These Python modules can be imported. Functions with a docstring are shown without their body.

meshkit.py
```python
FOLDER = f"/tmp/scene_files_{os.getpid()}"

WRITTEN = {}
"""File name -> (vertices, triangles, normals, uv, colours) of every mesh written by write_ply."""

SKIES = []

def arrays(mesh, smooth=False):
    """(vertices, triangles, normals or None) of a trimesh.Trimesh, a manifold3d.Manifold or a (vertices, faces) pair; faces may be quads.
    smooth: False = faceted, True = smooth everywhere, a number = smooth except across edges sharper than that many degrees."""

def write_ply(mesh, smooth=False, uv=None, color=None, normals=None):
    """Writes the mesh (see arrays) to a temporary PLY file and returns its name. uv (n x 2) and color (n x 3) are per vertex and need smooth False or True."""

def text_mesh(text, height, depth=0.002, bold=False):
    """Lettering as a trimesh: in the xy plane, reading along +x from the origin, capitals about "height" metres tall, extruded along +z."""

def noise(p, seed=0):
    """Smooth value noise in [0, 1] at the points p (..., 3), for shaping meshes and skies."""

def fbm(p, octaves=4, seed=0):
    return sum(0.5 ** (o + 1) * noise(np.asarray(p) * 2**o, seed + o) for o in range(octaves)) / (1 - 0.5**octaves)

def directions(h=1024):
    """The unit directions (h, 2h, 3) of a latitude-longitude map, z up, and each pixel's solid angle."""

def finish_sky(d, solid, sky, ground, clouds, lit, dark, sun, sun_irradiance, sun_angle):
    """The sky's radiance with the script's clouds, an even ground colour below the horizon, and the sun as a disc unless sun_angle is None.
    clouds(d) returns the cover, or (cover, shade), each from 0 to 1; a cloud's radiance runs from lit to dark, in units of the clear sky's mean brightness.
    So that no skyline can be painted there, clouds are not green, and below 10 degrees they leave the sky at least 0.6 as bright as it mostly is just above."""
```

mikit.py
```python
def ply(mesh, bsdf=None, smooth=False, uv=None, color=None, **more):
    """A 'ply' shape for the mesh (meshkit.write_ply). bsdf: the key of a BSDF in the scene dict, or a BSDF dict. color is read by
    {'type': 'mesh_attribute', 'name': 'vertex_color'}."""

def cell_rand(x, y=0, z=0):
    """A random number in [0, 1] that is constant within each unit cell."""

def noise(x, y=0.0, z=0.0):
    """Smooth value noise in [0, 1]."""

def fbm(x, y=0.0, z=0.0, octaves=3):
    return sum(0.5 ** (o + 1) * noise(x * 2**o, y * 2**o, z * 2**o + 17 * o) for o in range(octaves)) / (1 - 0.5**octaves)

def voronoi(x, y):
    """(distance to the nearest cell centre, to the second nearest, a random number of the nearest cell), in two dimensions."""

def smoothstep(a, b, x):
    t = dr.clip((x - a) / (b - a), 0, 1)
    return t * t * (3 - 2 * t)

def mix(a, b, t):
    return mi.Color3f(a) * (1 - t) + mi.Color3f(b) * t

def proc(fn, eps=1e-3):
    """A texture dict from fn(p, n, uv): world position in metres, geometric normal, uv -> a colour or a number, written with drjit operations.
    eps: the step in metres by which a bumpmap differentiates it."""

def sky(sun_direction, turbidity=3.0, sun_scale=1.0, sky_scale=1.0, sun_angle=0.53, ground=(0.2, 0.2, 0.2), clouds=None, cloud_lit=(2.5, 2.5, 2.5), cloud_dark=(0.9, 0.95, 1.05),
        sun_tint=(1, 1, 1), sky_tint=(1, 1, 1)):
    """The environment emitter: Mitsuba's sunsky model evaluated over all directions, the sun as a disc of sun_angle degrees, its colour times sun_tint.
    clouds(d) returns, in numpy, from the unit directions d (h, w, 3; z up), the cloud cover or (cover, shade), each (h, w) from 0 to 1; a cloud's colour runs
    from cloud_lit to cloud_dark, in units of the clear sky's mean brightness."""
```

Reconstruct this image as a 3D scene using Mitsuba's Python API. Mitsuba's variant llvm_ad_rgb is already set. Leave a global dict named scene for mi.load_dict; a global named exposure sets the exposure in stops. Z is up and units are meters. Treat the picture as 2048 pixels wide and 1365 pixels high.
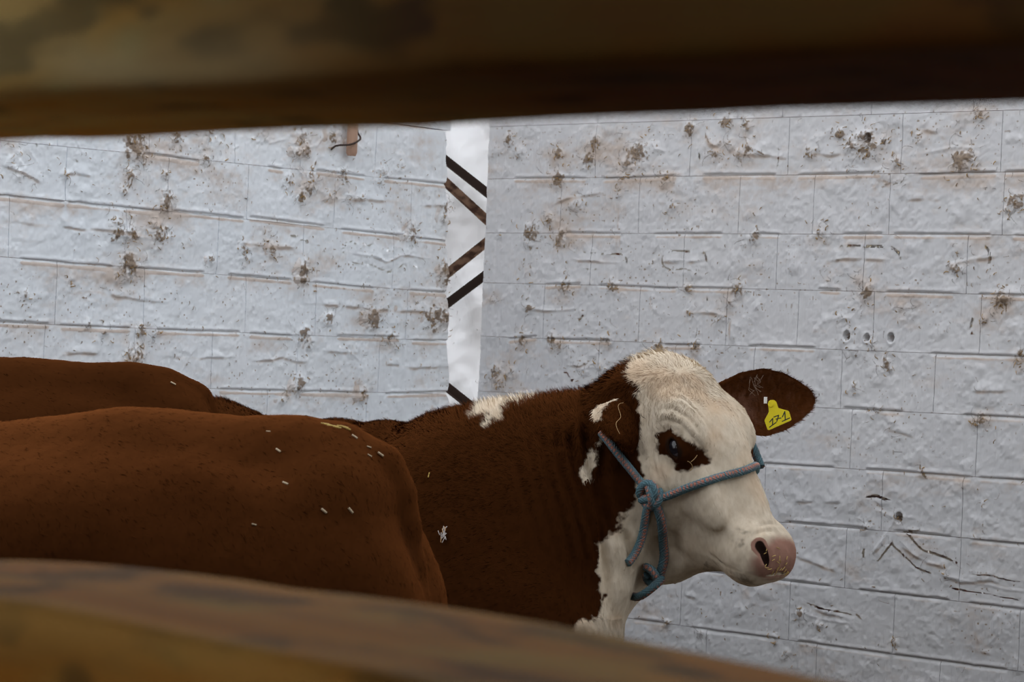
import math, random
import numpy as np
import trimesh
import mitsuba as mi
import drjit as dr
import mikit, meshkit
from mikit import noise, fbm, voronoi, smoothstep, mix, proc, cell_rand

# ------------------------------------------------------------------ camera, sky, exposure
T = mi.ScalarTransform4f
FPX = 4793.0                                   # focal length in pixels of the 2048 x 1365 frame
ROLL = math.atan(0.043)
EYE = np.array([0.0, 0.0, 1.40])
CR = np.array([math.cos(ROLL), 0, math.sin(ROLL)])
CU = np.array([-math.sin(ROLL), 0, math.cos(ROLL)])
CF = np.array([0, 1.0, 0])
exposure = 4.25
scene, labels = {}, {}
scene['camera'] = {'type': 'thinlens', 'fov': math.degrees(2 * math.atan(1024 / FPX)), 'fov_axis': 'x', 'aperture_radius': 0.0026, 'focus_distance': 4.35,
                   'near_clip': 0.05, 'far_clip': 200.0,
                   'to_world': T().look_at(origin=EYE.tolist(), target=(EYE + CF).tolist(), up=CU.tolist())}


def overcast(d):
    n = meshkit.fbm(d * 2.2, 4, 5)
    return np.ones(d.shape[:2]), np.clip(0.25 + 0.5 * n, 0, 1)


scene['sky'] = mikit.sky((-0.5, -0.6, 0.62), turbidity=4.0, sun_scale=0.0, sky_scale=1.0, ground=(0.22, 0.2, 0.17), clouds=overcast,
                         cloud_lit=(1.0, 1.0, 1.02), cloud_dark=(0.62, 0.66, 0.72))


def at(px, py, d):
    """The world point that stands at depth d along pixel (px, py) of the 2048 x 1365 frame."""
    return EYE + d * (CF + (px - 1024) / FPX * CR + (682.5 - py) / FPX * CU)


def ray(px, py):
    return CF + (px - 1024) / FPX * CR + (682.5 - py) / FPX * CU


def unit(v):
    v = np.asarray(v, float)
    return v / np.linalg.norm(v)


# ------------------------------------------------------------------ helpers: naming
def tag(key, label=None, category=None, group=None, kind=None):
    labels[key] = {k: v for k, v in (('label', label), ('category', category), ('group', group), ('kind', kind)) if v}


def put(key, mesh, bsdf, smooth=False, uv=None, color=None):
    if key in scene:
        n = 1
        while f'{key}_{n:03d}' in scene:
            n += 1
        key = f'{key}_{n:03d}'
    scene[key] = mikit.ply(mesh, bsdf, smooth=smooth, uv=uv, color=color)
    return key


def put_raw(key, v, f, n, bsdf, uv):
    """A mesh with given shading normals (fur)."""
    path = meshkit.write_ply((v, f), False, uv, None, normals=n)
    scene[key] = {'type': 'ply', 'filename': path, 'face_normals': False, 'bsdf': {'type': 'ref', 'id': bsdf}}
    return key


# ------------------------------------------------------------------ helpers: implicit bodies
class Body:
    """A smooth union of round cones and ellipsoids; mesh() gives one continuous surface."""

    def __init__(self):
        self.ops = []

    def cone(self, a, b, ra, rb, k=0.05, sub=False):
        a, b = np.asarray(a, float), np.asarray(b, float)
        self.ops.append(('c', (a, b, ra, rb), k, sub, (a + b) / 2, np.linalg.norm(b - a) / 2 + max(ra, rb)))
        return self

    def ell(self, c, axes, r, k=0.05, sub=False):
        axes = np.asarray(axes, float)
        self.ops.append(('e', (np.asarray(c, float), axes, np.asarray(r, float)), k, sub, np.asarray(c, float), max(r)))
        return self

    def fn(self, f, c, rad, k=0.05, sub=False):
        self.ops.append(('f', f, k, sub, np.asarray(c, float), rad))
        return self

    def chain(self, pts, k=0.05):
        for (a, ra), (b, rb) in zip(pts[:-1], pts[1:]):
            self.cone(a, b, ra, rb, k)
        return self

    def chain_sub(self, pts, k=0.01):
        for (a, ra), (b, rb) in zip(pts[:-1], pts[1:]):
            self.cone(a, b, ra, rb, k, sub=True)
        return self

    @staticmethod
    def _d(kind, q, p):
        if kind == 'c':
            a, b, ra, rb = q
            ab = b - a
            t = np.clip((p - a) @ ab / max(ab @ ab, 1e-12), 0, 1)
            return np.linalg.norm(p - a - t[:, None] * ab, axis=1) - (ra + t * (rb - ra))
        if kind == 'e':
            c, ax, r = q
            u = (p - c) @ ax.T
            k0 = np.linalg.norm(u / r, axis=1)
            k1 = np.linalg.norm(u / (r * r), axis=1)
            return k0 * (k0 - 1) / np.maximum(k1, 1e-9)
        return q(p)

    def __call__(self, p, band=None):
        f = np.full(len(p), 10.0)
        for kind, q, k, sub, c, rad in self.ops:
            if band is None:
                m = slice(None)
            else:
                m = np.nonzero(np.einsum('ij,ij->i', p - c, p - c) < (rad + k + band) ** 2)[0]
                if not len(m):
                    continue
            g, old = self._d(kind, q, p[m]), f[m]
            if sub:
                g = -g
                h = np.maximum(k - np.abs(old - g), 0) / k
                f[m] = np.maximum(old, g) + h * h * k / 4
            else:
                h = np.maximum(k - np.abs(old - g), 0) / k
                f[m] = np.minimum(old, g) - h * h * k / 4
        return f

    def mesh(self, lo, hi, h, coarse=4):
        lo, hi = np.asarray(lo, float), np.asarray(hi, float)
        H = h * coarse
        nc = np.ceil((hi - lo) / H).astype(int)
        g = [lo[i] + np.arange(nc[i] + 1) * H for i in range(3)]
        P = np.stack(np.meshgrid(*g, indexing='ij'), -1).reshape(-1, 3)
        F = self(P).reshape(nc + 1)
        near = np.abs(F) < H * 2.2
        cell = np.zeros(nc, bool)
        for i, j, k in np.ndindex(2, 2, 2):
            cell |= near[i:nc[0] + i, j:nc[1] + j, k:nc[2] + k]
        nf = nc * coarse
        D = np.repeat(np.repeat(np.repeat(np.sign(F[:-1, :-1, :-1]).astype(np.float32), coarse, 0), coarse, 1), coarse, 2)
        D = np.pad(D, ((0, 1),) * 3, constant_values=1.0)
        act = np.repeat(np.repeat(np.repeat(cell, coarse, 0), coarse, 1), coarse, 2)
        pact = np.pad(act, ((0, 1),) * 3)
        for ax in range(3):
            s = [slice(None)] * 3
            s[ax] = slice(1, None)
            t = [slice(None)] * 3
            t[ax] = slice(0, -1)
            q = pact.copy()
            q[tuple(s)] |= pact[tuple(t)]
            pact = q
        I = np.argwhere(pact)
        D[pact] = self(lo + I * h, band=H * 4)
        S = D < 0
        cnt = np.zeros(nf, np.uint8)
        for i, j, k in np.ndindex(2, 2, 2):
            cnt += S[i:nf[0] + i, j:nf[1] + j, k:nf[2] + k]
        C = np.argwhere((cnt > 0) & (cnt < 8) & act)
        idx = np.full(nf, -1, np.int32)
        idx[tuple(C.T)] = np.arange(len(C))
        acc, num = np.zeros((len(C), 3)), np.zeros(len(C))
        corners = [np.array(c) for c in np.ndindex(2, 2, 2)]
        vals = {tuple(c): D[tuple((C + c).T)] for c in corners}
        for c in corners:
            for ax in range(3):
                if c[ax] == 0:
                    c2 = c.copy()
                    c2[ax] = 1
                    a, b = vals[tuple(c)], vals[tuple(c2)]
                    m = (a < 0) != (b < 0)
                    t = np.where(m, a / np.where(m, a - b, 1), 0)
                    pos = np.broadcast_to(c.astype(float), (len(C), 3)).copy()
                    pos[:, ax] = t
                    acc += pos * m[:, None]
                    num += m
        V = lo + (C + acc / num[:, None]) * h
        faces = []
        for ax in range(3):
            o1, o2 = [(1, 2), (2, 0), (0, 1)][ax]
            e = np.zeros(3, int); e[ax] = 1
            s0 = S[tuple(slice(0, n) for n in nf)]
            sl = [slice(0, n) for n in nf]
            sl[ax] = slice(1, nf[ax] + 1)
            s1 = S[tuple(sl)]
            E = np.argwhere(s0 != s1)
            E = E[(E[:, o1] > 0) & (E[:, o2] > 0)]
            inside = s0[tuple(E.T)]
            d1 = np.zeros(3, int); d1[o1] = 1
            d2 = np.zeros(3, int); d2[o2] = 1
            q = [idx[tuple((E - a).T)] for a in (0 * d1, d1, d1 + d2, d2)]
            q = np.stack(q, 1)
            ok = (q >= 0).all(1)
            q, inside = q[ok], inside[ok]
            q[~inside] = q[~inside][:, ::-1]
            faces.append(q)
        Q = np.vstack(faces)
        Fc = np.vstack([Q[:, [0, 1, 2]], Q[:, [0, 2, 3]]])
        V = self.project(V, h)
        return V, Fc

    def grad(self, V, e=1e-3):
        g = np.stack([self(V + e * np.eye(3)[i], 0.1) - self(V - e * np.eye(3)[i], 0.1) for i in range(3)], 1)
        return g / np.maximum(np.linalg.norm(g, axis=1, keepdims=True), 1e-9)

    def project(self, V, h, steps=2):
        for _ in range(steps):
            V = V - np.clip(self(V, 0.1), -h, h)[:, None] * self.grad(V) * 0.9
        return V


def refine(V, F, mark):
    """Splits the marked faces in four, and their neighbours so that the surface stays closed."""
    m = trimesh.Trimesh(V, F, process=False)
    fe = m.faces_unique_edges
    E = m.edges_unique
    cut = np.zeros(len(E), bool)
    cut[fe[mark].ravel()] = True
    for _ in range(30):
        n = cut[fe].sum(1)
        two = n == 2
        if not two.any():
            break
        cut[fe[two].ravel()] = True
    mid = np.full(len(E), -1)
    mid[cut] = len(V) + np.arange(cut.sum())
    V2 = np.vstack([V, V[E[cut]].mean(1)])
    c = cut[fe]
    n = c.sum(1)
    M = mid[fe]                                   # edges (0,1), (1,2), (2,0)
    out = [F[n == 0]]
    A, q = F[n == 3], M[n == 3]
    out += [np.c_[A[:, 0], q[:, 0], q[:, 2]], np.c_[q[:, 0], A[:, 1], q[:, 1]], np.c_[q[:, 2], q[:, 1], A[:, 2]], q]
    for k in range(3):
        s = (n == 1) & c[:, k]
        A, q = F[s], M[s][:, k]
        a, b, d = A[:, k], A[:, (k + 1) % 3], A[:, (k + 2) % 3]
        out += [np.c_[a, q, d], np.c_[q, b, d]]
    return V2, np.vstack(out)


def vnormals(V, F):
    n = np.zeros_like(V)
    fn = np.cross(V[F[:, 1]] - V[F[:, 0]], V[F[:, 2]] - V[F[:, 0]])
    for k in range(3):
        np.add.at(n, F[:, k], fn)
    return n / np.maximum(np.linalg.norm(n, axis=1, keepdims=True), 1e-12)


def poly_sd(poly, q):
    """Signed distance of the 2-D points q to a closed polygon, positive inside."""
    P = np.asarray(poly, float)
    A, B = P, np.roll(P, -1, 0)
    d = np.full(len(q), 1e9)
    inside = np.zeros(len(q), bool)
    for a, b in zip(A, B):
        ab = b - a
        t = np.clip((q - a) @ ab / (ab @ ab + 1e-12), 0, 1)
        d = np.minimum(d, np.linalg.norm(q - a - t[:, None] * ab, axis=1))
        c = (a[1] > q[:, 1]) != (b[1] > q[:, 1])
        x = a[0] + (q[:, 1] - a[1]) / (b[1] - a[1] if b[1] != a[1] else 1e-12) * (b[0] - a[0])
        inside ^= c & (q[:, 0] < x)
    return np.where(inside, d, -d)


def line_d(line, q):
    """(distance, parameter along 0..1) of points q (n-D) to a polyline."""
    L = np.asarray(line, float)
    seg = np.linalg.norm(np.diff(L, axis=0), axis=1)
    cum = np.r_[0, np.cumsum(seg)]
    best, par = np.full(len(q), 1e9), np.zeros(len(q))
    for i in range(len(L) - 1):
        ab = L[i + 1] - L[i]
        t = np.clip((q - L[i]) @ ab / (ab @ ab + 1e-12), 0, 1)
        d = np.linalg.norm(q - L[i] - t[:, None] * ab, axis=1)
        m = d < best
        best[m], par[m] = d[m], (cum[i] + t[m] * seg[i]) / cum[-1]
    return best, par


def fur(V, F, uv, weight, n, length, width, flow, lift, seed, jitter=0.35, curl=0.3):
    """Short hairs as thin blades that lie along flow(points, normals); weight: a density per vertex. Returns (verts, faces, normals, uv)."""
    r = np.random.default_rng(seed)
    a, b, c = (V[F[:, k]] for k in range(3))
    area = np.linalg.norm(np.cross(b - a, c - a), axis=1) / 2
    w = area * weight[F].mean(1)
    pick = r.choice(len(F), n, p=w / w.sum())
    s, t = r.random(n), r.random(n)
    fl = s + t > 1
    s[fl], t[fl] = 1 - s[fl], 1 - t[fl]
    bc = np.stack([1 - s - t, s, t], 1)
    N = vnormals(V, F)
    tri = F[pick]
    P = np.einsum('ij,ijk->ik', bc, V[tri])
    Nn = np.einsum('ij,ijk->ik', bc, N[tri])
    Nn /= np.linalg.norm(Nn, axis=1, keepdims=True)
    U = np.einsum('ij,ijk->ik', bc, uv[tri])
    D = flow(P, Nn)
    D = D - np.einsum('ij,ij->i', D, Nn)[:, None] * Nn
    D /= np.maximum(np.linalg.norm(D, axis=1, keepdims=True), 1e-9)
    S = np.cross(Nn, D)
    j = r.normal(0, jitter, n)[:, None]
    D = D * np.cos(j) + S * np.sin(j)
    S = np.cross(Nn, D)
    ln = (length(P) if callable(length) else length) * r.uniform(0.55, 1.25, n)
    lf = (lift(P) if callable(lift) else lift) * r.uniform(0.5, 1.5, n)
    ca, sa = np.cos(lf)[:, None], np.sin(lf)[:, None]
    d1 = D * ca + Nn * sa
    lf2 = lf * (1 - curl) - 0.15
    d2 = D * np.cos(lf2)[:, None] + Nn * np.sin(lf2)[:, None]
    w0 = (width * r.uniform(0.7, 1.3, n))[:, None] / 2
    tw = r.normal(0, 0.5, n)[:, None]
    W = S * np.cos(tw) + Nn * np.sin(tw)
    base = P - Nn * 0.001
    m = base + d1 * (ln * 0.55)[:, None]
    tip = m + d2 * (ln * 0.45)[:, None]
    vv = np.stack([base - W * w0, base + W * w0, m - W * w0 * 0.8, m + W * w0 * 0.8, tip], 1).reshape(-1, 3)
    i = np.arange(n)[:, None] * 5
    ff = np.stack([i + [0, 1, 3], i + [0, 3, 2], i + [2, 3, 4]], 1).reshape(-1, 3)
    nn = Nn + d1 * 0.25 + r.normal(0, 0.12, (n, 3))
    nn /= np.linalg.norm(nn, axis=1, keepdims=True)
    return vv, ff, np.repeat(nn, 5, 0), np.repeat(U, 5, 0)


def tube_mesh(pts, rad, sides=10, caps=True):
    """A swept tube along a smooth path: (verts, faces, arc length and angle per vertex)."""
    p = np.asarray(pts, float)
    t = np.gradient(p, axis=0)
    t /= np.linalg.norm(t, axis=1, keepdims=True) + 1e-12
    a = np.zeros_like(p)
    ref = np.array([0, 0, 1.0]) if abs(t[0, 2]) < 0.9 else np.array([1.0, 0, 0])
    for i in range(len(p)):
        ref = ref - (ref @ t[i]) * t[i]
        ref /= np.linalg.norm(ref)
        a[i] = ref
    b = np.cross(t, a)
    ang = np.arange(sides) * 2 * np.pi / sides
    R = np.broadcast_to(rad, (len(p),))
    v = p[:, None] + R[:, None, None] * (np.cos(ang)[None, :, None] * a[:, None] + np.sin(ang)[None, :, None] * b[:, None])
    i, j = np.meshgrid(np.arange(len(p) - 1), np.arange(sides), indexing='ij')
    q = np.stack([i * sides + j, i * sides + (j + 1) % sides, (i + 1) * sides + (j + 1) % sides, (i + 1) * sides + j], -1).reshape(-1, 4)
    f = np.vstack([q[:, [0, 1, 2]], q[:, [0, 2, 3]]])
    v = v.reshape(-1, 3)
    cum = np.r_[0, np.cumsum(np.linalg.norm(np.diff(p, axis=0), axis=1))]
    info = np.stack([np.repeat(cum, sides), np.tile(ang, len(p))], 1)
    if caps:
        n = len(v)
        v = np.vstack([v, p[:1], p[-1:]])
        info = np.vstack([info, [[0, 0]], [[cum[-1], 0]]])
        k = np.arange(sides)
        f = np.vstack([f, np.stack([0 * k + n, (k + 1) % sides, k], 1), np.stack([0 * k + n + 1, n - sides + k, n - sides + (k + 1) % sides], 1)])
    return v, f, info


def spline(pts, n):
    from scipy.interpolate import CubicSpline
    p = np.asarray(pts, float)
    s = np.r_[0, np.cumsum(np.linalg.norm(np.diff(p[:, :3], axis=0), axis=1))]
    return CubicSpline(s, p)(np.linspace(0, s[-1], n))

# ------------------------------------------------------------------ materials
def bsdf(key, **kw):
    scene[key] = {'type': 'twosided', 'bsdf': {'type': 'principled', **kw}}
    return key


def rgb(*c):
    return {'type': 'rgb', 'value': list(c)}


def wall_fn(p, uv, a, b):
    x, y, z = p.x, p.y, p.z
    big = fbm(x * 3.1 + 7, y * 3.1, z * 3.1, 3)
    fine = fbm(x * 60, y * 60, z * 60, 3)
    grit = noise(x * 260 + 3, y * 260, z * 260)
    base = mix(a, b, big)
    base = base * (0.95 + 0.1 * fine)
    # thin brown dust film, then crusts and painted hole shade where uv.x is high
    film = smoothstep(0.52, 1.0, fbm(x * 9 + 31, y * 9, z * 14, 4) * 0.72 + uv.y * 0.8 + fine * 0.36 - 0.05 + smoothstep(1.35, 1.85, z) * 0.06)
    base = mix(base, (0.46, 0.335, 0.24), film * 0.7)
    crust_shade = smoothstep(0.0, 0.16, uv.x - 0.25 - 0.55 * fbm(x * 150, y * 150, z * 110, 3))
    base = mix(base, mix((0.115, 0.078, 0.05), (0.29, 0.205, 0.135), grit), crust_shade * 0.9)
    speck = smoothstep(0.83, 0.88, noise(x * 190 + 5, y * 190, z * 150)) * smoothstep(0.46, 0.66, fbm(x * 7, y * 7, z * 7 + 9, 3) + uv.x * 0.3)
    return mix(base, (0.24, 0.17, 0.11), speck * 0.8)


bsdf('m_wall_lit', base_color=proc(lambda p, n, uv: wall_fn(p, uv, (0.735, 0.795, 0.85), (0.83, 0.865, 0.895))), roughness=0.55, specular=0.35)  # the stronger light on the left wall is put into this tone
bsdf('m_wall_dim', base_color=proc(lambda p, n, uv: wall_fn(p, uv, (0.585, 0.595, 0.615), (0.685, 0.68, 0.68))), roughness=0.5, specular=0.4)  # the weaker light on the right wall is put into this tone


def soil_fn(p, n, uv):
    a = fbm(p.x * 6, p.y * 6, p.z * 6, 4)
    s = smoothstep(0.62, 0.7, noise(p.x * 40, p.y * 90, 1.0)) * 0.5
    return mix(mix((0.025, 0.017, 0.011), (0.055, 0.04, 0.025), a), (0.13, 0.09, 0.045), s)


bsdf('m_soil', base_color=proc(soil_fn), roughness=0.95, specular=0.1)
bsdf('m_roof', base_color=rgb(0.20, 0.18, 0.16), roughness=0.9)

# ------------------------------------------------------------------ the two whitewashed brick walls
ANG_R, ANG_L = math.atan(5659 / FPX), math.atan(4306 / FPX)
DIR_R = np.array([math.sin(ANG_R), -math.cos(ANG_R), 0])      # along the right wall, towards the right
NRM_R = np.array([-math.cos(ANG_R), -math.sin(ANG_R), 0])     # out of it, towards the animals
DIR_L = np.array([math.sin(ANG_L), math.cos(ANG_L), 0])       # along the left wall, towards the right
NRM_L = np.array([math.cos(ANG_L), -math.sin(ANG_L), 0])
ORG_R = at(968, 500, 5.90) * [1, 1, 0]
ORG_L = at(893, 500, 6.00) * [1, 1, 0]


class Wall:
    def __init__(self, org, du, nrm):
        self.o, self.u, self.n = org, du, nrm

    def hit(self, px, py):
        """(u, z) of the wall point seen at a pixel."""
        r = ray(px, py)
        t = (self.o - EYE) @ self.n / (r @ self.n)
        P = EYE + t * r
        return np.array([(P - self.o) @ self.u, P[2]])

    def pt(self, u, z, h=0.0):
        u, z, h = np.broadcast_arrays(u, z, h)
        return self.o + u[..., None] * self.u + z[..., None] * np.array([0, 0, 1.0]) + h[..., None] * self.n


W_R, W_L = Wall(ORG_R, DIR_R, NRM_R), Wall(ORG_L, DIR_L, NRM_L)
# visible grooves (x0, y0, x1, y1) of each course, as traced on the photograph; the joint depth at each end is the wall's own
GR_L = [
    [(286, 306, 395, 322), (538, 334, 565, 338), (635, 341, 730, 353), (770, 356, 893, 368)],
    [(-60, 384, 125, 404), (136, 404, 318, 422), (349, 422, 485, 436), (500, 434, 648, 452), (685, 459, 808, 472), (832, 476, 893, 484)],
    [(-60, 508, -10, 512), (41, 518, 225, 534), (272, 537, 407, 545), (458, 549, 580, 560), (626, 565, 745, 577), (820, 581, 893, 585)],
    [(-60, 641, 95, 648), (122, 651, 258, 657), (314, 660, 477, 665), (500, 668, 580, 672), (675, 672, 795, 675), (826, 681, 893, 683)],
    [(-60, 765, 60, 768), (110, 770, 240, 773), (290, 775, 400, 778), (440, 779, 580, 783), (600, 783, 735, 786), (775, 788, 893, 784)],
    [(-60, 884, 90, 886), (140, 886, 300, 888), (350, 888, 500, 890), (560, 890, 700, 890), (760, 890, 893, 888)],
]
GR_R = [
    [(1030, 356, 1170, 357), (1210, 358, 1350, 352), (1410, 350, 1550, 350), (1600, 350, 1760, 346), (1845, 350, 1990, 345), (2012, 344, 2100, 343)],
    [(1135, 466, 1240, 468), (1313, 468, 1443, 468), (1510, 468, 1560, 470), (1690, 468, 1765, 468), (1790, 468, 1980, 470), (2030, 471, 2110, 472)],
    [(1092, 570, 1162, 568), (1200, 571, 1350, 577), (1380, 576, 1465, 578), (1640, 579, 1680, 581), (1775, 584, 1905, 587), (1960, 589, 2110, 594)],
    [(1020, 678, 1072, 673), (1100, 678, 1222, 681), (1330, 690, 1400, 690), (1500, 692, 1630, 696), (1865, 708, 2110, 716)],
    [(1030, 790, 1150, 792), (1240, 795, 1330, 798), (1690, 816, 1805, 824), (1930, 831, 2110, 840)],
    [(1060, 900, 1200, 904), (1300, 908, 1450, 918), (1530, 928, 1665, 936), (1735, 939, 1940, 955), (1960, 956, 2110, 966)],
    [(1100, 1010, 1240, 1016), (1310, 1022, 1480, 1036), (1575, 1044, 1735, 1058), (1790, 1062, 1900, 1074), (1945, 1080, 2110, 1095)],
    [(1100, 1110, 1240, 1122), (1290, 1128, 1450, 1146), (1530, 1157, 1660, 1172), (1720, 1181, 1895, 1200), (1940, 1207, 2110, 1228)],
    [(1100, 1212, 1230, 1234), (1268, 1240, 1335, 1248), (1385, 1256, 1555, 1279), (1600, 1284, 1780, 1310), (1790, 1311, 2010, 1341), (2060, 1345, 2120, 1352)],
    [(1240, 1345, 1380, 1366), (1440, 1376, 1600, 1400), (1660, 1410, 1850, 1440), (1900, 1448, 2110, 1478)],
]
# seams of squeezed mortar: wavy lips between the grooves (x, y points)
SEAM_L = [
    [(20, 440), (60, 448), (110, 450), (150, 457), (215, 460), (290, 470), (350, 475)], [(470, 486), (540, 492), (600, 497)],
    [(95, 352), (140, 346), (180, 351), (240, 351)], [(700, 505), (740, 512), (770, 524), (800, 510), (850, 516)],
    [(120, 585), (190, 582), (280, 600), (340, 606)], [(600, 606), (680, 610), (740, 618), (890, 626)], [(500, 722), (540, 720), (565, 713), (590, 722), (620, 724)],
    [(330, 712), (420, 716), (475, 714)], [(640, 702), (700, 706), (760, 703)], [(740, 728), (790, 728), (830, 735), (893, 733)],
    [(0, 330), (50, 345), (90, 372)], [(690, 400), (730, 398), (800, 402)], [(840, 410), (893, 412)], [(120, 706), (160, 704), (215, 708)],
]
SEAM_R = [
    [(1100, 410), (1130, 398), (1160, 392), (1210, 386)], [(1120, 517), (1180, 522), (1240, 526)], [(1315, 520), (1345, 524), (1400, 522)],
    [(1060, 620), (1110, 622), (1150, 618)], [(1365, 624), (1395, 622), (1440, 630)], [(1130, 728), (1160, 732), (1185, 724), (1225, 730)],
    [(1410, 280), (1440, 300), (1480, 306), (1560, 312), (1600, 320)], [(1620, 305), (1660, 310), (1700, 306)], [(1640, 526), (1700, 516), (1780, 520)],
    [(1900, 528), (1960, 518), (2000, 512)], [(1560, 1000), (1640, 1004), (1700, 1006)], [(1590, 1110), (1640, 1130), (1680, 1145)],
    [(1750, 1000), (1780, 1030), (1795, 1050)], [(1775, 1065), (1765, 1090), (1745, 1108)], [(1800, 1090), (1830, 1110), (1850, 1125), (1900, 1135)],
    [(1880, 1148), (1920, 1165), (1980, 1162), (2040, 1180)], [(1940, 780), (1990, 782), (2040, 780)], [(1600, 1205), (1650, 1225), (1700, 1240)],
    [(1325, 1186), (1370, 1192), (1402, 1198)], [(1850, 880), (1790, 862), (1730, 850)], [(1410, 265), (1425, 290), (1450, 300)], [(1830, 255), (1870, 265), (1900, 280)],
    [(1750, 355), (1780, 365), (1740, 380)], [(1810, 400), (1900, 396)], [(1240, 400), (1236, 440), (1240, 470), (1236, 500), (1255, 520), (1285, 540)],
    [(1300, 585), (1298, 610), (1310, 640)], [(1460, 640), (1462, 700)], [(1870, 1270), (1920, 1290), (1990, 1310)], [(1950, 1260), (1960, 1300)],
]
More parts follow.
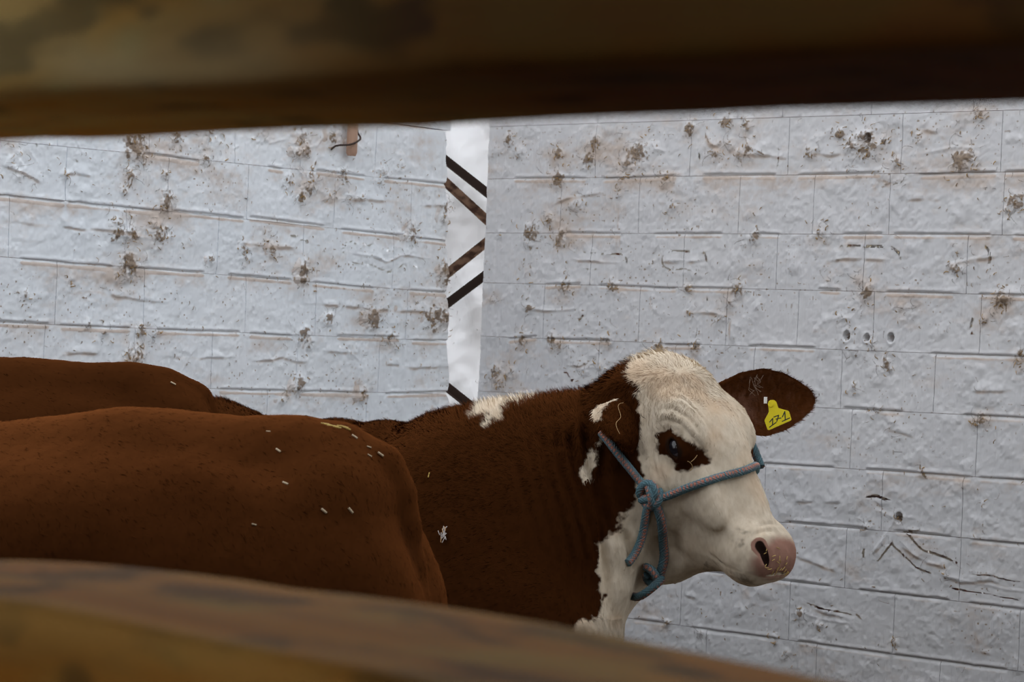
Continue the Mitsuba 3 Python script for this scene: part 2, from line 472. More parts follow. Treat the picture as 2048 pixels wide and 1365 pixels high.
# crusts of dung and straw (x, y, radius in px, strength)
CR_L = [(268, 290, 26, 1), (283, 315, 12, .9), (258, 350, 12, .9), (250, 380, 9, .8), (335, 395, 14, 1), (330, 415, 10, .8), (235, 465, 22, .9), (265, 470, 18, .9), (320, 470, 22, .9),
        (258, 525, 22, 1), (262, 545, 14, .8), (420, 518, 9, .8), (310, 450, 12, .7), (600, 285, 20, .8), (612, 300, 12, .9), (592, 310, 10, .9), (622, 360, 14, .9), (578, 362, 11, .9),
        (620, 380, 10, .9), (602, 395, 12, 1), (685, 350, 16, .8), (665, 275, 14, .9), (490, 505, 16, .8), (540, 500, 12, .9), (603, 545, 14, 1), (605, 560, 9, 1), (606, 530, 10, .7),
        (655, 640, 12, 1), (745, 634, 20, 1), (740, 640, 14, .8), (605, 672, 18, 1), (618, 690, 10, .8), (868, 636, 24, 1), (885, 632, 14, 1), (890, 540, 14, 1), (893, 560, 12, 1),
        (598, 765, 13, 1), (590, 778, 9, .9), (48, 590, 9, .9), (255, 712, 16, .9), (275, 708, 14, .9), (265, 725, 18, .8), (280, 660, 11, 1), (775, 672, 12, .9), (725, 790, 12, .8),
        (765, 350, 14, .7), (825, 462, 12, 1), (822, 476, 10, .9), (893, 418, 12, 1), (886, 440, 8, .7), (330, 350, 8, .8), (410, 318, 9, .9), (350, 275, 20, .8), (130, 350, 8, .6),
        (30, 320, 20, .5), (660, 395, 12, .6), (175, 650, 9, .8), (205, 665, 10, .7), (560, 800, 8, .6), (800, 335, 8, .6), (700, 285, 10, .7), (310, 668, 8, .7), (420, 265, 26, .6),
        (520, 268, 20, .6), (240, 560, 12, .5), (720, 395, 14, .55), (790, 690, 14, .5), (700, 395, 10, .6), (140, 560, 10, .4), (40, 350, 12, .5)]
CR_R = [(1016, 282, 11, 1), (1117, 312, 12, 1), (1040, 305, 10, .6), (1190, 285, 14, .9), (1180, 322, 16, 1), (1275, 310, 28, 1), (1262, 325, 16, .9), (1380, 258, 14, 1), (1118, 357, 14, 1),
        (1245, 358, 14, .7), (1332, 360, 12, .8), (1155, 410, 14, .7), (1098, 440, 10, 1), (1062, 470, 20, 1), (1125, 472, 14, 1), (1122, 484, 9, 1), (1345, 412, 11, .8), (1240, 385, 10, .7),
        (1735, 290, 32, 1), (1700, 292, 14, .9), (1680, 268, 10, 1), (1770, 285, 12, .9), (1840, 278, 12, .7), (1930, 316, 30, 1), (1935, 325, 18, .9), (1795, 325, 10, .9), (1960, 232, 14, .9),
        (1620, 305, 12, .9), (1500, 298, 16, .9), (1480, 310, 10, .8), (1430, 312, 10, .9), (1455, 245, 14, 1), (1495, 250, 14, .9), (1460, 290, 12, .8), (2030, 405, 20, 1), (2020, 420, 10, .9),
        (1510, 475, 14, .9), (1640, 462, 14, .8), (1920, 540, 14, 1), (1905, 535, 8, .9), (1735, 588, 14, 1), (1740, 570, 10, .8), (1475, 578, 16, 1), (1715, 560, 12, .6), (2000, 595, 18, .9),
        (2010, 600, 12, 1), (1968, 640, 8, .8), (1130, 575, 16, .9), (1225, 575, 14, .9), (1375, 578, 8, .9), (1058, 617, 9, 1), (1318, 695, 14, 1), (1392, 694, 12, .9), (1105, 680, 12, 1),
        (1122, 690, 10, .8), (1215, 684, 12, .9), (1048, 676, 14, .9), (992, 745, 14, .9), (1024, 748, 12, .8), (995, 765, 10, .7), (1775, 735, 12, 1), (1772, 720, 8, .9), (1745, 690, 10, .7),
        (1708, 705, 10, .7), (1710, 775, 10, .6), (1965, 838, 14, .8), (1950, 845, 10, .7), (1845, 946, 7, .9), (1732, 1058, 10, .8), (1795, 1038, 6, .9), (1600, 1230, 9, 1), (1640, 1250, 8, .8),
        (1335, 1248, 7, .9), (1400, 1265, 8, .8), (1550, 1278, 8, .7), (1890, 1150, 8, .8), (2040, 712, 14, .8), (2045, 740, 10, .5), (1460, 605, 10, .7), (1440, 640, 14, .6), (1790, 1285, 8, .8),
        (1520, 1060, 7, .4), (1970, 1010, 8, .4), (1200, 735, 10, .7), (1170, 742, 8, .6), (1700, 345, 10, .4), (1380, 625, 12, .5), (1570, 1310, 10, .5), (1750, 820, 16, .35), (1790, 850, 14, .4),
        (1660, 560, 10, .5), (1690, 640, 18, .35), (1810, 620, 26, .3), (1060, 545, 10, .4), (985, 600, 8, .4), (1000, 470, 8, .4)]
VEINS = {False: [([(245, 262), (262, 285), (283, 315), (288, 330)], 5, 1), ([(605, 255), (614, 280), (606, 300), (592, 313)], 4, .9), ([(640, 256), (645, 275), (636, 290), (616, 296)], 3, .7), ([(632, 318), (622, 350), (620, 378)], 3.5, .9),
                 ([(620, 362), (600, 345), (594, 338)], 2, .7), ([(335, 372), (330, 395), (328, 428)], 3, .8), ([(258, 345), (262, 366), (246, 396)], 4, .9), ([(603, 500), (606, 560), (604, 600)], 2.5, .8), ([(604, 640), (608, 700), (599, 775)], 2, .6),
                 ([(575, 380), (581, 340)], 2, .6), ([(355, 268), (362, 290), (350, 302)], 3, .6), ([(470, 262), (478, 290), (462, 300)], 2.5, .6), ([(520, 262), (540, 285), (570, 280)], 2.5, .6), ([(420, 262), (430, 280), (445, 285)], 3, .6), ([(720, 262), (712, 285), (730, 300)], 2, .5),
                 ([(150, 265), (160, 295), (166, 310)], 2, .5), ([(60, 300), (75, 330), (70, 350)], 2, .4), ([(220, 470), (300, 478), (345, 476)], 4, .7), ([(500, 488), (545, 496), (590, 498)], 3, .6), ([(690, 700), (708, 712), (716, 722)], 2.5, .6), ([(590, 680), (612, 712), (610, 735)], 3, .7),
                 ([(700, 506), (745, 512), (775, 524), (800, 511), (860, 517)], 2.5, .6), ([(635, 380), (690, 402), (735, 404)], 4, .6), ([(880, 630), (892, 632)], 4, .9), ([(825, 430), (830, 455)], 2.5, .8)],
         True: [([(1410, 245), (1412, 275), (1430, 300)], 4, .8), ([(1490, 268), (1500, 292), (1535, 312)], 3.5, .9), ([(1305, 285), (1310, 298), (1330, 304)], 2.5, .8), ([(1795, 300), (1790, 340)], 3, .8), ([(2000, 595), (2014, 600), (2012, 632)], 3.5, .9), ([(1970, 640), (1962, 655)], 2.5, .8),
                ([(1655, 520), (1720, 518), (1778, 522)], 3, .5), ([(1900, 528), (1960, 516)], 2.5, .6), ([(1750, 1020), (1785, 1035), (1830, 1035)], 3, .7), ([(1790, 1040), (1770, 1075), (1745, 1108)], 2.2, .6), ([(1800, 1080), (1840, 1118), (1900, 1140)], 2, .5), ([(1885, 1150), (1940, 1165), (2048, 1185)], 2, .6),
                ([(1600, 1225), (1650, 1240), (1705, 1250)], 2.2, .6), ([(1380, 626), (1420, 624), (1450, 632)], 3, .7), ([(1060, 618), (1120, 622), (1155, 618)], 2.5, .7), ([(1130, 730), (1170, 734), (1190, 726)], 2, .6), ([(1340, 520), (1400, 522)], 2, .5), ([(1140, 518), (1200, 524), (1240, 526)], 1.8, .5),
                ([(1100, 412), (1135, 396), (1160, 392)], 2, .5), ([(1840, 310), (1900, 296), (1950, 294)], 3, .6), ([(1650, 640), (1740, 628), (1830, 615)], 5, .3), ([(1150, 740), (1185, 735), (1220, 740)], 2.5, .6)]}
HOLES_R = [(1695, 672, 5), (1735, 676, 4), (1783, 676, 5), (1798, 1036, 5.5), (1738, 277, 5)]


def wall_field(W, grooves, seams, crusts, holes, u, z, seed):
    """Relief (m, out of the wall) and dirt (crust, film) plus painted hole shade of a wall at the points (u, z)."""
    q = np.stack([u.ravel(), z.ravel()], 1)
    p3 = np.c_[q, np.full(len(q), seed * 3.7)]
    h = (meshkit.fbm(p3 * 4.0, 3, seed) - 0.5) * 0.010
    lump = meshkit.fbm(p3 * 22.0, 4, seed + 1)
    h += np.clip(lump - 0.52, 0, 1) * (0.016 if W is W_R else 0.010)
    # vertical strokes of the whitewash brush
    br = meshkit.noise(np.c_[q[:, 0] * 130, q[:, 1] * 5, p3[:, 2]], seed + 2) + 0.6 * meshkit.noise(np.c_[q[:, 0] * 260, q[:, 1] * 9, p3[:, 2]], seed + 3)
    h += (br - 0.8) * 0.0015 * (0.4 + meshkit.noise(p3 * 7, seed + 4))
    run = meshkit.noise(np.c_[q[:, 0] * 32, q[:, 1] * 3.0, p3[:, 2]], seed + 5)
    h += np.clip(run - 0.72, 0, 1) * 0.010
    grain = meshkit.fbm(p3 * 110, 2, seed + 6)
    h += (grain - 0.5) * 0.0016
    film = np.zeros(len(q))
    crust_shade = np.zeros(len(q))
    wob = (meshkit.fbm(p3 * 30, 2, seed + 7) - 0.5) * 0.004
    for c in grooves:
        for (x0, y0, x1, y1) in c:
            a, b = W.hit(x0, y0), W.hit(x1, y1)
            lo, hi = a[0] - .03, b[0] + .03
            m = np.nonzero((q[:, 0] > lo) & (q[:, 0] < hi) & (np.abs(q[:, 1] - (a[1] + b[1]) / 2) < .06))[0]
            if not len(m):
                continue
            t = (q[m, 0] - a[0]) / (b[0] - a[0])
            zl = a[1] + np.clip(t, 0, 1) * (b[1] - a[1])
            e = q[m, 1] - zl + wob[m] * 0.5                       # above the lip > 0
            end = np.clip(np.minimum(t, 1 - t) * (b[0] - a[0]) / 0.010 + 0.6, 0, 1)
            # lip of the upper brick at e = +.002, then a ledge that slopes out to e = -.012
            g = np.clip((0.0022 - e) / 0.0018, 0, 1) * np.clip((e + 0.0085) / 0.0098, 0, 1) ** 1.6
            h[m] -= g * 0.0048 * end
            h[m] += np.exp(-((e - 0.006) / 0.004) ** 2) * 0.0012 * end
            dust = 1.0 if W is W_L else (.75 if y0 < 720 else .28)
            film[m] += np.exp(-((e + 0.0078) / 0.0026) ** 2) * dust * end * np.clip(lump[m] * 2.6 - .45, .15, 1.3) + np.exp(-((e + 0.018) / 0.018) ** 2) * 0.16 * dust * end * (e < 0)
    for s in seams:
        L = np.array([W.hit(*p) for p in s])
        m = np.nonzero((q[:, 0] > L[:, 0].min() - .03) & (q[:, 0] < L[:, 0].max() + .03) & (q[:, 1] > L[:, 1].min() - .03) & (q[:, 1] < L[:, 1].max() + .03))[0]
        if not len(m):
            continue
        zl = np.interp(q[m, 0], L[np.argsort(L[:, 0]), 0], L[np.argsort(L[:, 0]), 1])
        d, t = line_d(L, q[m] + np.c_[wob[m], wob[m] * 1.4])
        end = np.clip(np.minimum(t, 1 - t) * 6, 0, 1)
        below = np.sign(zl - q[m, 1])
        brk = np.clip((meshkit.fbm(np.c_[q[m] * 28, np.full(len(m), 2.0)], 2, seed + 9) - .38) * 5, 0, 1) * end
        h[m] += brk * (np.where(below > 0, np.exp(-(d / 0.0022) ** 2), np.exp(-(d / 0.016) ** 2)) * 0.0026)
        film[m] += np.exp(-((d * np.where(below > 0, 1, -1.5) - 0.003) / 0.0045) ** 2) * 0.55 * end * (0.3 + lump[m]) * (.35 + .65 * brk)
    rough = meshkit.fbm(p3 * 75, 3, seed + 8)
    for v, wd, st in VEINS[W is W_R]:
        L = np.array([W.hit(*p) for p in v])
        m = np.nonzero((q[:, 0] > L[:, 0].min() - .03) & (q[:, 0] < L[:, 0].max() + .03) & (q[:, 1] > L[:, 1].min() - .03) & (q[:, 1] < L[:, 1].max() + .03))[0]
        d, t = line_d(L, q[m] + np.c_[wob[m] * 1.6, wob[m]])
        g = np.exp(-(d / (wd * .0012)) ** 2) * np.clip(np.minimum(t, 1 - t) * 8 + .3, 0, 1) * st
        crust_shade[m] = np.maximum(crust_shade[m], g * (.25 + .9 * np.clip(rough[m], 0, 1)))
        h[m] += g * .0022
    for (x, y, r, s) in crusts:
        c = W.hit(x, y)
        e = W.hit(x + r, y)
        R = abs(e[0] - c[0]) * 1.3
        m = np.nonzero((np.abs(q[:, 0] - c[0]) < R * 2.5) & (np.abs(q[:, 1] - c[1]) < R * 2.5))[0]
        if not len(m):
            continue
        d = np.hypot(q[m, 0] - c[0] + wob[m] * 1.5, (q[m, 1] - c[1]) + wob[m])
        g = np.exp(-(d / R) ** 2)
        crust_shade[m] = np.maximum(crust_shade[m], g * (0.62 * s + 0.1) + (rough[m] - 0.5) * 0.8 * np.sqrt(g) * s)
        h[m] += np.clip(g * s + (rough[m] - 0.55) * 1.5, 0, 1) * np.exp(-(d / (R * .9)) ** 4) * 0.005
        film[m] += np.exp(-(d / (R * 1.6)) ** 2) * 0.14 * s
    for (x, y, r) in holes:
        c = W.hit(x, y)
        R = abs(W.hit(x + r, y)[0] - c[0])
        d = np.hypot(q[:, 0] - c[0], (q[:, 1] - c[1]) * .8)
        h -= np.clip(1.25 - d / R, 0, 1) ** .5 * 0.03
        crust_shade[d < R * .95] = 1.0  # shade inside the holes painted into the dirt mask
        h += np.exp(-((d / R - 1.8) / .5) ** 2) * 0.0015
    return h.reshape(u.shape), np.clip(crust_shade, 0, 1).reshape(u.shape), np.clip(film, 0, 1).reshape(u.shape)


def build_wall(side, mat, W, grooves, seams, crusts, holes, u0, u1, z0, z1, step, seed, far_u, top, label):
    """A whitewashed wall: a mortar slab (the structure), every brick as a part with its own face, edges and depth, joints recessed."""
    key = f'wall_{side}'
    nu, nz = int(round((u1 - u0) / step)), int(round((z1 - z0) / step))
    us, zs = np.linspace(u0, u1, nu + 1), np.linspace(z0, z1, nz + 1)
    U, Z = np.meshgrid(us, zs, indexing='ij')
    h, cr, fm = wall_field(W, grooves, seams, crusts, holes, U, Z, seed)
    if side == 'left':                                             # ragged, broken end beside the gap
        pass
    # courses: the mean line of each groove row as z(u); bricks lie between two rows, their upright joints in the gaps of the row below
    rows = []
    for c in grooves:
        pts = np.array([W.hit(x, y) for s in c for (x, y) in ((s[0], s[1]), (s[2], s[3]))])
        k = np.polyfit(pts[:, 0], pts[:, 1], 1)
        cuts = [(W.hit(a[2], a[3])[0] + W.hit(b[0], b[1])[0]) / 2 for a, b in zip(c[:-1], c[1:])]
        rows.append((k, cuts))
    pitch = np.mean([a[0][1] - b[0][1] for a, b in zip(rows[:-1], rows[1:])])
    for end in (0, -1):                                            # further courses up and down at the same pitch
        while True:
            k, cuts = rows[end]
            k = k + [0, pitch if end == 0 else -pitch]
            if (end == 0 and k[1] > z1 + pitch) or (end == -1 and k[1] < z0 - pitch):
                break
            src = rows[2 if end == 0 else -3][1]
            rows.insert(0, (k, src)) if end == 0 else rows.append((k, src))
    ins = 0.0005
    body = []
    course = []
    for (ka, _), (kb, cuts) in zip(rows[:-1], rows[1:]):
        edges = [u0 - 1] + sorted(cuts) + [u1 + 1]
        wide = []
        for a, b in zip(edges[:-1], edges[1:]):                    # a stretch without a visible joint is cut at brick length
            a, b = max(a, u0), min(b, u1)
            if b - a < 0.03:
                continue
            n = max(1, int(round((b - a) / 0.25)))
            wide += [(a + (b - a) * i / n, a + (b - a) * (i + 1) / n) for i in range(n)]
        course.append((ka, kb, wide))
    n = 0
    for ka, kb, wide in course:
        for a, b in wide:
            ua = np.r_[a + ins, us[(us > a + ins + .0004) & (us < b - ins - .0004)], b - ins]
            zc0, zc1 = np.polyval(kb, (a + b) / 2), np.polyval(ka, (a + b) / 2)
            lo, hi = max(min(zc0, zc1), z0), min(max(zc0, zc1), z1)
            if hi - lo < 0.02:
                continue
            m = max(4, int(round((hi - lo) / step)))
            tt = np.linspace(0, 1, m + 1)
            lo_u = np.maximum(np.polyval(kb, ua) + 0.0005 if zc0 > z0 else np.full_like(ua, z0), z0)
            hi_u = np.minimum(np.polyval(ka, ua) - 0.0005 if zc1 < z1 else np.full_like(ua, z1), z1)
            BU = np.repeat(ua[:, None], m + 1, 1)
            BZ = lo_u[:, None] + (hi_u - lo_u)[:, None] * tt[None]
            if side == 'left' and b > u1 - .001:                    # the ragged end beside the gap
                e0, e1 = W.hit(893, 250), W.hit(897, 800)
                lim = np.interp(BZ[-1], [e1[1], e0[1]], [e1[0], e0[0]])
                frac = (BZ[-1] - BZ[-1].min()) / (BZ[-1].max() - BZ[-1].min())
                lim = lim + .005 * np.minimum(1, 6 * np.minimum(frac, 1 - frac)) - .005 + (meshkit.fbm(np.c_[BZ[-1] * 35, BZ[-1] * 0, BZ[-1] * 0], 3, 3) - .5) * .012
                BU = a + (BU - a) * ((lim - a) / (b - a))[None]
            iu, iz = (BU - u0) / (u1 - u0) * nu, (BZ - z0) / (z1 - z0) * nz
            from scipy.ndimage import map_coordinates
            hh = map_coordinates(h, [iu, iz], order=1, mode='nearest')
            cc = map_coordinates(cr, [iu, iz], order=1, mode='nearest')
            ff = map_coordinates(fm, [iu, iz], order=1, mode='nearest')
            # rounded arris on the upright edges, then the sides go back into the wall
            e = np.minimum(BU - ua[0], ua[-1] - BU)
            hh = hh - 0.0005 * np.clip(1 - e / 0.0030, 0, 1) ** 2
            P = W.pt(BU, BZ, hh)
            s0, s1 = P.shape[:2]
            idx = np.arange(s0 * s1).reshape(s0, s1)
            quad = np.stack([idx[:-1, :-1], idx[1:, :-1], idx[1:, 1:], idx[:-1, 1:]], -1).reshape(-1, 4)
            V = P.reshape(-1, 3)
            rim = np.r_[idx[:, 0], idx[-1, 1:], idx[-2::-1, -1], idx[0, -2:0:-1]]
            back = V[rim] - (hh.reshape(-1)[rim] + 0.022)[:, None] * W.n
            rv = np.vstack([V[rim], back])
            nr = len(rim)
            i = np.arange(nr)
            side_q = np.stack([i, i + nr, (i + 1) % nr + nr, (i + 1) % nr], 1) + len(V)
            allv = np.vstack([V, rv])
            fq = np.vstack([quad, side_q])
            uv = np.c_[np.r_[cc.ravel(), cc.reshape(-1)[rim], np.zeros(nr)], np.r_[ff.ravel(), ff.reshape(-1)[rim], np.full(nr, .6)]]
            nmv, nmf, _ = meshkit.arrays((allv, fq))
            put(f'{key}__brick', (nmv, nmf), mat, smooth=True, uv=uv)
            n += 1
    # mortar core: its face lies just behind the brick faces; a plain block beyond what the photograph shows
    st = 3
    Uc, Zc, hc = U[::st, ::st], Z[::st, ::st], h[::st, ::st] - 0.0028
    if side == 'left':
        Uc = u0 + (Uc - u0) * (u1 - .022 - u0) / (u1 - u0)
    P = W.pt(Uc, Zc, hc)
    s0, s1 = P.shape[:2]
    idx = np.arange(s0 * s1).reshape(s0, s1)
    quad = np.stack([idx[:-1, :-1], idx[1:, :-1], idx[1:, 1:], idx[:-1, 1:]], -1).reshape(-1, 4)
    V = P.reshape(-1, 3)
    rim = np.r_[idx[:, 0], idx[-1, 1:], idx[-2::-1, -1], idx[0, -2:0:-1]]
    back = W.pt(Uc.ravel()[rim], Zc.ravel()[rim], -0.14)
    nr = len(rim)
    i = np.arange(nr)
    allv = np.vstack([V, V[rim], back])
    fq = np.vstack([quad, np.stack([i, i + nr, (i + 1) % nr + nr, (i + 1) % nr], 1) + len(V)])
    bb = W.pt(np.array([u0, u1, u1, u0]), np.array([z0, z0, z1, z1]), np.full(4, -0.14))
    nb = len(allv)
    allv = np.vstack([allv, bb])
    fq = np.vstack([fq, [[nb, nb + 3, nb + 2, nb + 1]]])
    uv = np.zeros((len(allv), 2))
    uv[:, 1] = 0.35
    vv, fv, _ = meshkit.arrays((allv, fq))

    def slab(ua, ub, za, zb):
        c = [W.pt(np.array(x), np.array(y), np.array(d)) for x in (ua, ub) for y in (za, zb) for d in (-0.14, -0.003)]
        return trimesh.convex.convex_hull(np.array(c))
    extra = [slab(u0 if far_u > 0 else u0 + far_u, u1 + far_u if far_u > 0 else u1, 0, z0), slab(u0 if far_u > 0 else u0 + far_u, u1 + far_u if far_u > 0 else u1, z1, top)]
    extra.append(slab(u1, u1 + far_u, z0, z1) if far_u > 0 else slab(u0 + far_u, u0, z0, z1))
    parts = [trimesh.Trimesh(vv, fv, process=False)] + extra
    allm = trimesh.util.concatenate(parts)
    uv = np.vstack([uv, np.tile([0.0, 0.2], (len(allm.vertices) - len(uv), 1))])
    put(key, allm, mat, smooth=False, uv=uv)
    tag(key, label, None, None, 'structure')
    return n


zr = [W_R.hit(2048, 1365)[1], W_R.hit(2048, 180)[1]]
N_R = build_wall('right', 'm_wall_dim', W_R, GR_R, SEAM_R, CR_R, HOLES_R, 0.0, 1.90, 0.46, 2.03, 0.0022, 11, 3.0, 2.5,
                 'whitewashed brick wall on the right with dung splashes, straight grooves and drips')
N_L = build_wall('left', 'm_wall_lit', W_L, GR_L, SEAM_L, CR_L, [], -1.46, 0.0, 1.18, 1.92, 0.0020, 29, -0.45, 2.5,
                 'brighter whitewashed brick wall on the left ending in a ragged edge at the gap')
print('bricks', N_R, N_L)

# ------------------------------------------------------------------ floor and roof
def T_(x, y, z):
    return trimesh.transformations.translation_matrix((x, y, z))


fv = trimesh.creation.box((9, 10, .1)); fv.apply_translation((0, 2.0, -.05))
roof = trimesh.util.concatenate([trimesh.creation.box((6.4, 3.7, .06), T_(1.3, .25, 2.83))])
put('ceiling', roof, 'm_roof'); tag('ceiling', 'dark roof over the side of the pen where one stands', kind='structure')
back = trimesh.creation.box((6.4, .12, 2.8), T_(1.3, -1.6, 1.4))
side_w = trimesh.util.concatenate([trimesh.creation.box((.1, 1.0, 2.8), T_(-1.9, 1.6, 1.4)),
                                   trimesh.creation.box((.1, 2.7, 1.0), T_(-1.9, -.25, .5)), trimesh.creation.box((.1, 2.7, .2), T_(-1.9, -.25, 2.7))])
put('wall_side', side_w, 'm_roof'); tag('wall_side', 'added dark side wall with a window cut to light the rail fronts', kind='structure')  # added unseen wall, its opening sized to light the rails from the left
put('wall_rear', back, 'm_roof'); tag('wall_rear', 'added dark wall behind the place where one stands, blocking rear light', kind='structure')  # added unseen wall that keeps low light from behind out
put('floor', fv, 'm_soil'); tag('floor', 'dark trodden earth floor with straw', kind='structure')

# ------------------------------------------------------------------ coats
def coat_fn(p, uv, k):
    """uv.x: how far inside a white patch (m, + 0.5); uv.y: 0 plain, up = pink bare skin, down = darker / dirty."""
    x, y, z = p.x, p.y, p.z
    edge = (fbm(x * 70, y * 70, z * 70, 3) - 0.5) * 0.022
    w = smoothstep(-0.004, 0.004, uv.x - 0.5 + edge)
    strand = fbm(x * 160, y * 160, z * 60, 3)
    big = fbm(x * 5 + 3, y * 5, z * 5, 3)
    brown = mix((0.029, 0.0088, 0.0025), (0.064, 0.0208, 0.0060), big * 0.7 + strand * 0.3)
    brown = brown * k
    white = mix((0.49, 0.405, 0.295), (0.67, 0.585, 0.465), strand)
    tan = smoothstep(0.56, 0.8, fbm(x * 11 + 9, y * 11, z * 11, 3) + 0.08)
    white = mix(white, (0.56, 0.40, 0.26), tan * 0.6)
    c = mix(brown, white, w)
    pink = smoothstep(0.55, 0.95, uv.y + (strand - 0.5) * 0.15)
    c = mix(c, mix((0.21, 0.105, 0.075), (0.34, 0.195, 0.15), big * .6 + strand * .4), pink)
    c = mix(c, (0.016, 0.009, 0.007), smoothstep(1.25, 1.8, uv.y))
    dark = smoothstep(0.45, 0.05, uv.y + (strand - 0.5) * 0.2)
    return mix(c, (0.012, 0.008, 0.006), dark * 0.92)


for key, k in (('m_coat', .66), ('m_coat_ear', 1.25), ('m_coat_front', 1.2), ('m_coat_back', .62)):  # far ear: coat tone raised to paint in the light it catches
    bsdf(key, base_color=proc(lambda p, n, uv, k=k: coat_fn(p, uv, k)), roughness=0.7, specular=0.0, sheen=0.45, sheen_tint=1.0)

# ------------------------------------------------------------------ the bull that looks round: frame of its head
PSI, PHI = math.radians(53), math.radians(48.5)
HF = np.array([math.sin(PSI), -math.cos(PSI), 0])
E_A = math.cos(PHI) * HF - math.sin(PHI) * np.array([0, 0, 1.0])
E_D = math.sin(PHI) * HF + math.cos(PHI) * np.array([0, 0, 1.0])
E_L = np.array([-math.cos(PSI), -math.sin(PSI), 0])
HEAD = np.stack([E_A, E_L, E_D])
P0 = at(1362, 726, 4.36)


def hp(a, l, d):
    """Head coordinates (along the face, to the animal's right, out of the forehead) to the world."""
    return P0 + a * E_A + l * E_L + d * E_D


ST_A = [-.06, 0, .04, .08, .13, .18, .222, .272, .323, .366, .396]
ST_T = [-.06, -.012, .009, .016, .016, .010, -.002, -.016, -.028, -.036, -.056]
ST_B = [-.16, -.18, -.21, -.235, -.25, -.260, -.260, -.240, -.198, -.144, -.115]
ST_W = [.096, .120, .128, .125, .114, .103, .088, .072, .064, .064, .055]
from scipy.interpolate import PchipInterpolator
_T, _B, _W = (PchipInterpolator(ST_A, s) for s in (ST_T, ST_B, ST_W))


def head_loft(p):
    q = (p - P0) @ HEAD.T
    a = np.clip(q[:, 0], ST_A[0], ST_A[-1])
    t, b, w = _T(a), _B(a), _W(a)
    hh, c = (t - b) / 2, (t + b) / 2
    y = (q[:, 2] - c) / hh
    taper = 1 - 0.30 * np.clip(-y, 0, 1.2) ** 1.5 - 0.10 * np.clip(y, 0, 1.2) ** 2
    x = np.abs(q[:, 1]) / (w * taper)
    r = (x ** 2.4 + np.abs(y) ** 2.4) ** (1 / 2.4)
    f = (r - 1) * np.minimum(w, hh)
    for e in (q[:, 0] - ST_A[-1], ST_A[0] - q[:, 0]):
        h = np.maximum(0.06 - np.abs(f - e), 0) / 0.06
        f = np.maximum(f, e) + h * h * 0.06 / 4
    return f


B = Body()
# trunk, from the far rump to the shoulder, and the neck
RUMP, WITH = at(430, 800, 5.10), at(1000, 800, 4.36)
AX = unit((WITH - RUMP) * [1, 1, 0])
SD = np.array([AX[1], -AX[0], 0])                        # the animal's right, towards the camera
UPZ = np.array([0, 0, 1.0])
BAX = np.stack([AX, SD, UPZ])


def bp(s, l, z):
    """Body coordinates: along from the rump, to its right, height."""
    return RUMP * [1, 1, 0] + s * AX + l * SD + z * UPZ


LEN = np.linalg.norm((WITH - RUMP)[:2])
B.ell(bp(.48, 0, .835), BAX, (.70, .27, .355), .1)
B.ell(bp(.02, 0, .95), BAX, (.24, .23, .27), .1)
B.chain([(bp(-.12, 0, 1.160), .07), (bp(.0, 0, 1.160), .07), (bp(.1, 0, 1.14), .07), (bp(.22, 0, 1.132), .07), (bp(.45, 0, 1.143), .07), (bp(.62, 0, 1.150), .07), (bp(.78, 0, 1.157), .07), (bp(.93, 0, 1.156), .07)], .06)
B.ell(bp(.86, .02, .84), BAX, (.32, .255, .30), .1)
B.ell(bp(1.00, 0, .78), BAX, (.19, .18, .28), .1)
for s in (-1, 1):
    B.chain([(bp(.92, s * .13, .75), .12), (bp(.95, s * .13, .50), .062), (bp(.96, s * .13, .28), .042), (bp(.97, s * .13, .07), .038), (bp(1.0, s * .13, .035), .036)], .05)
    B.chain([(bp(.10, s * .14, .85), .15), (bp(.20, s * .14, .62), .10), (bp(.02, s * .14, .40), .05), (bp(.04, s * .14, .08), .04), (bp(.08, s * .14, .036), .036)], .05)
B.chain([(at(955, 1060, 4.42), .198), (at(1075, 1040, 4.44), .188), (at(1165, 1006, 4.45), .165), (at(1262, 930, 4.44), .125)], .10)
B.chain([(at(1095, 1085, 4.40), .13), (at(1105, 1250, 4.36), .085), (at(1110, 1420, 4.34), .08)], .07)
# dewlap and throat
B.chain([(at(1270, 1075, 4.34), .045), (at(1222, 1112, 4.30), .028), (at(1218, 1178, 4.29), .028), (at(1192, 1258, 4.30), .027), (at(1165, 1400, 4.32), .05)], .035)
B.cone(at(1322, 1128, 4.33), at(1345, 1132, 4.33), .030, .026, .03)
B.cone(at(1318, 1115, 4.36), at(1290, 1090, 4.38), .040, .05, .04)
# head
B.fn(head_loft, hp(.18, 0, -.1), .36, .05)
B.ell(hp(.014, 0, -.042), HEAD, (.050, .085, .040), .05)               # poll
for s in (-1, 1):
    B.ell(hp(.125, s * .088, -.018), HEAD, (.050, .022, .024), .04)   # brow
    B.ell(hp(.225, s * .076, -.075), HEAD, (.085, .018, .030), .04)  # cheek ridge
    B.ell(hp(.155, s * .085, -.165), HEAD, (.080, .032, .075), .05)   # masseter
    B.ell(hp(.158, s * .128, -.052), HEAD, (.042, .020, .030), .02, sub=True)
    B.ell(hp(.158, s * .093, -.050), HEAD, (.036, .027, .027), .012)  # eyelids
    B.ell(hp(.370, s * .040, -.085), HEAD, (.045, .030, .048), .03)   # muzzle
    B.chain_sub([(hp(.379, s * .064, -.042), .0075), (hp(.391, s * .058, -.046), .0085), (hp(.403, s * .052, -.055), .0055), (hp(.410, s * .046, -.066), .003)], .008)   # nostril
B.ell(hp(.386, 0, -.083), HEAD, (.034, .052, .042), .03)
B.ell(hp(.356, 0, -.122), HEAD, (.050, .042, .024), .02)            # lower lip
EYES = [hp(.157, s * .096, -.050) for s in (1, -1)]
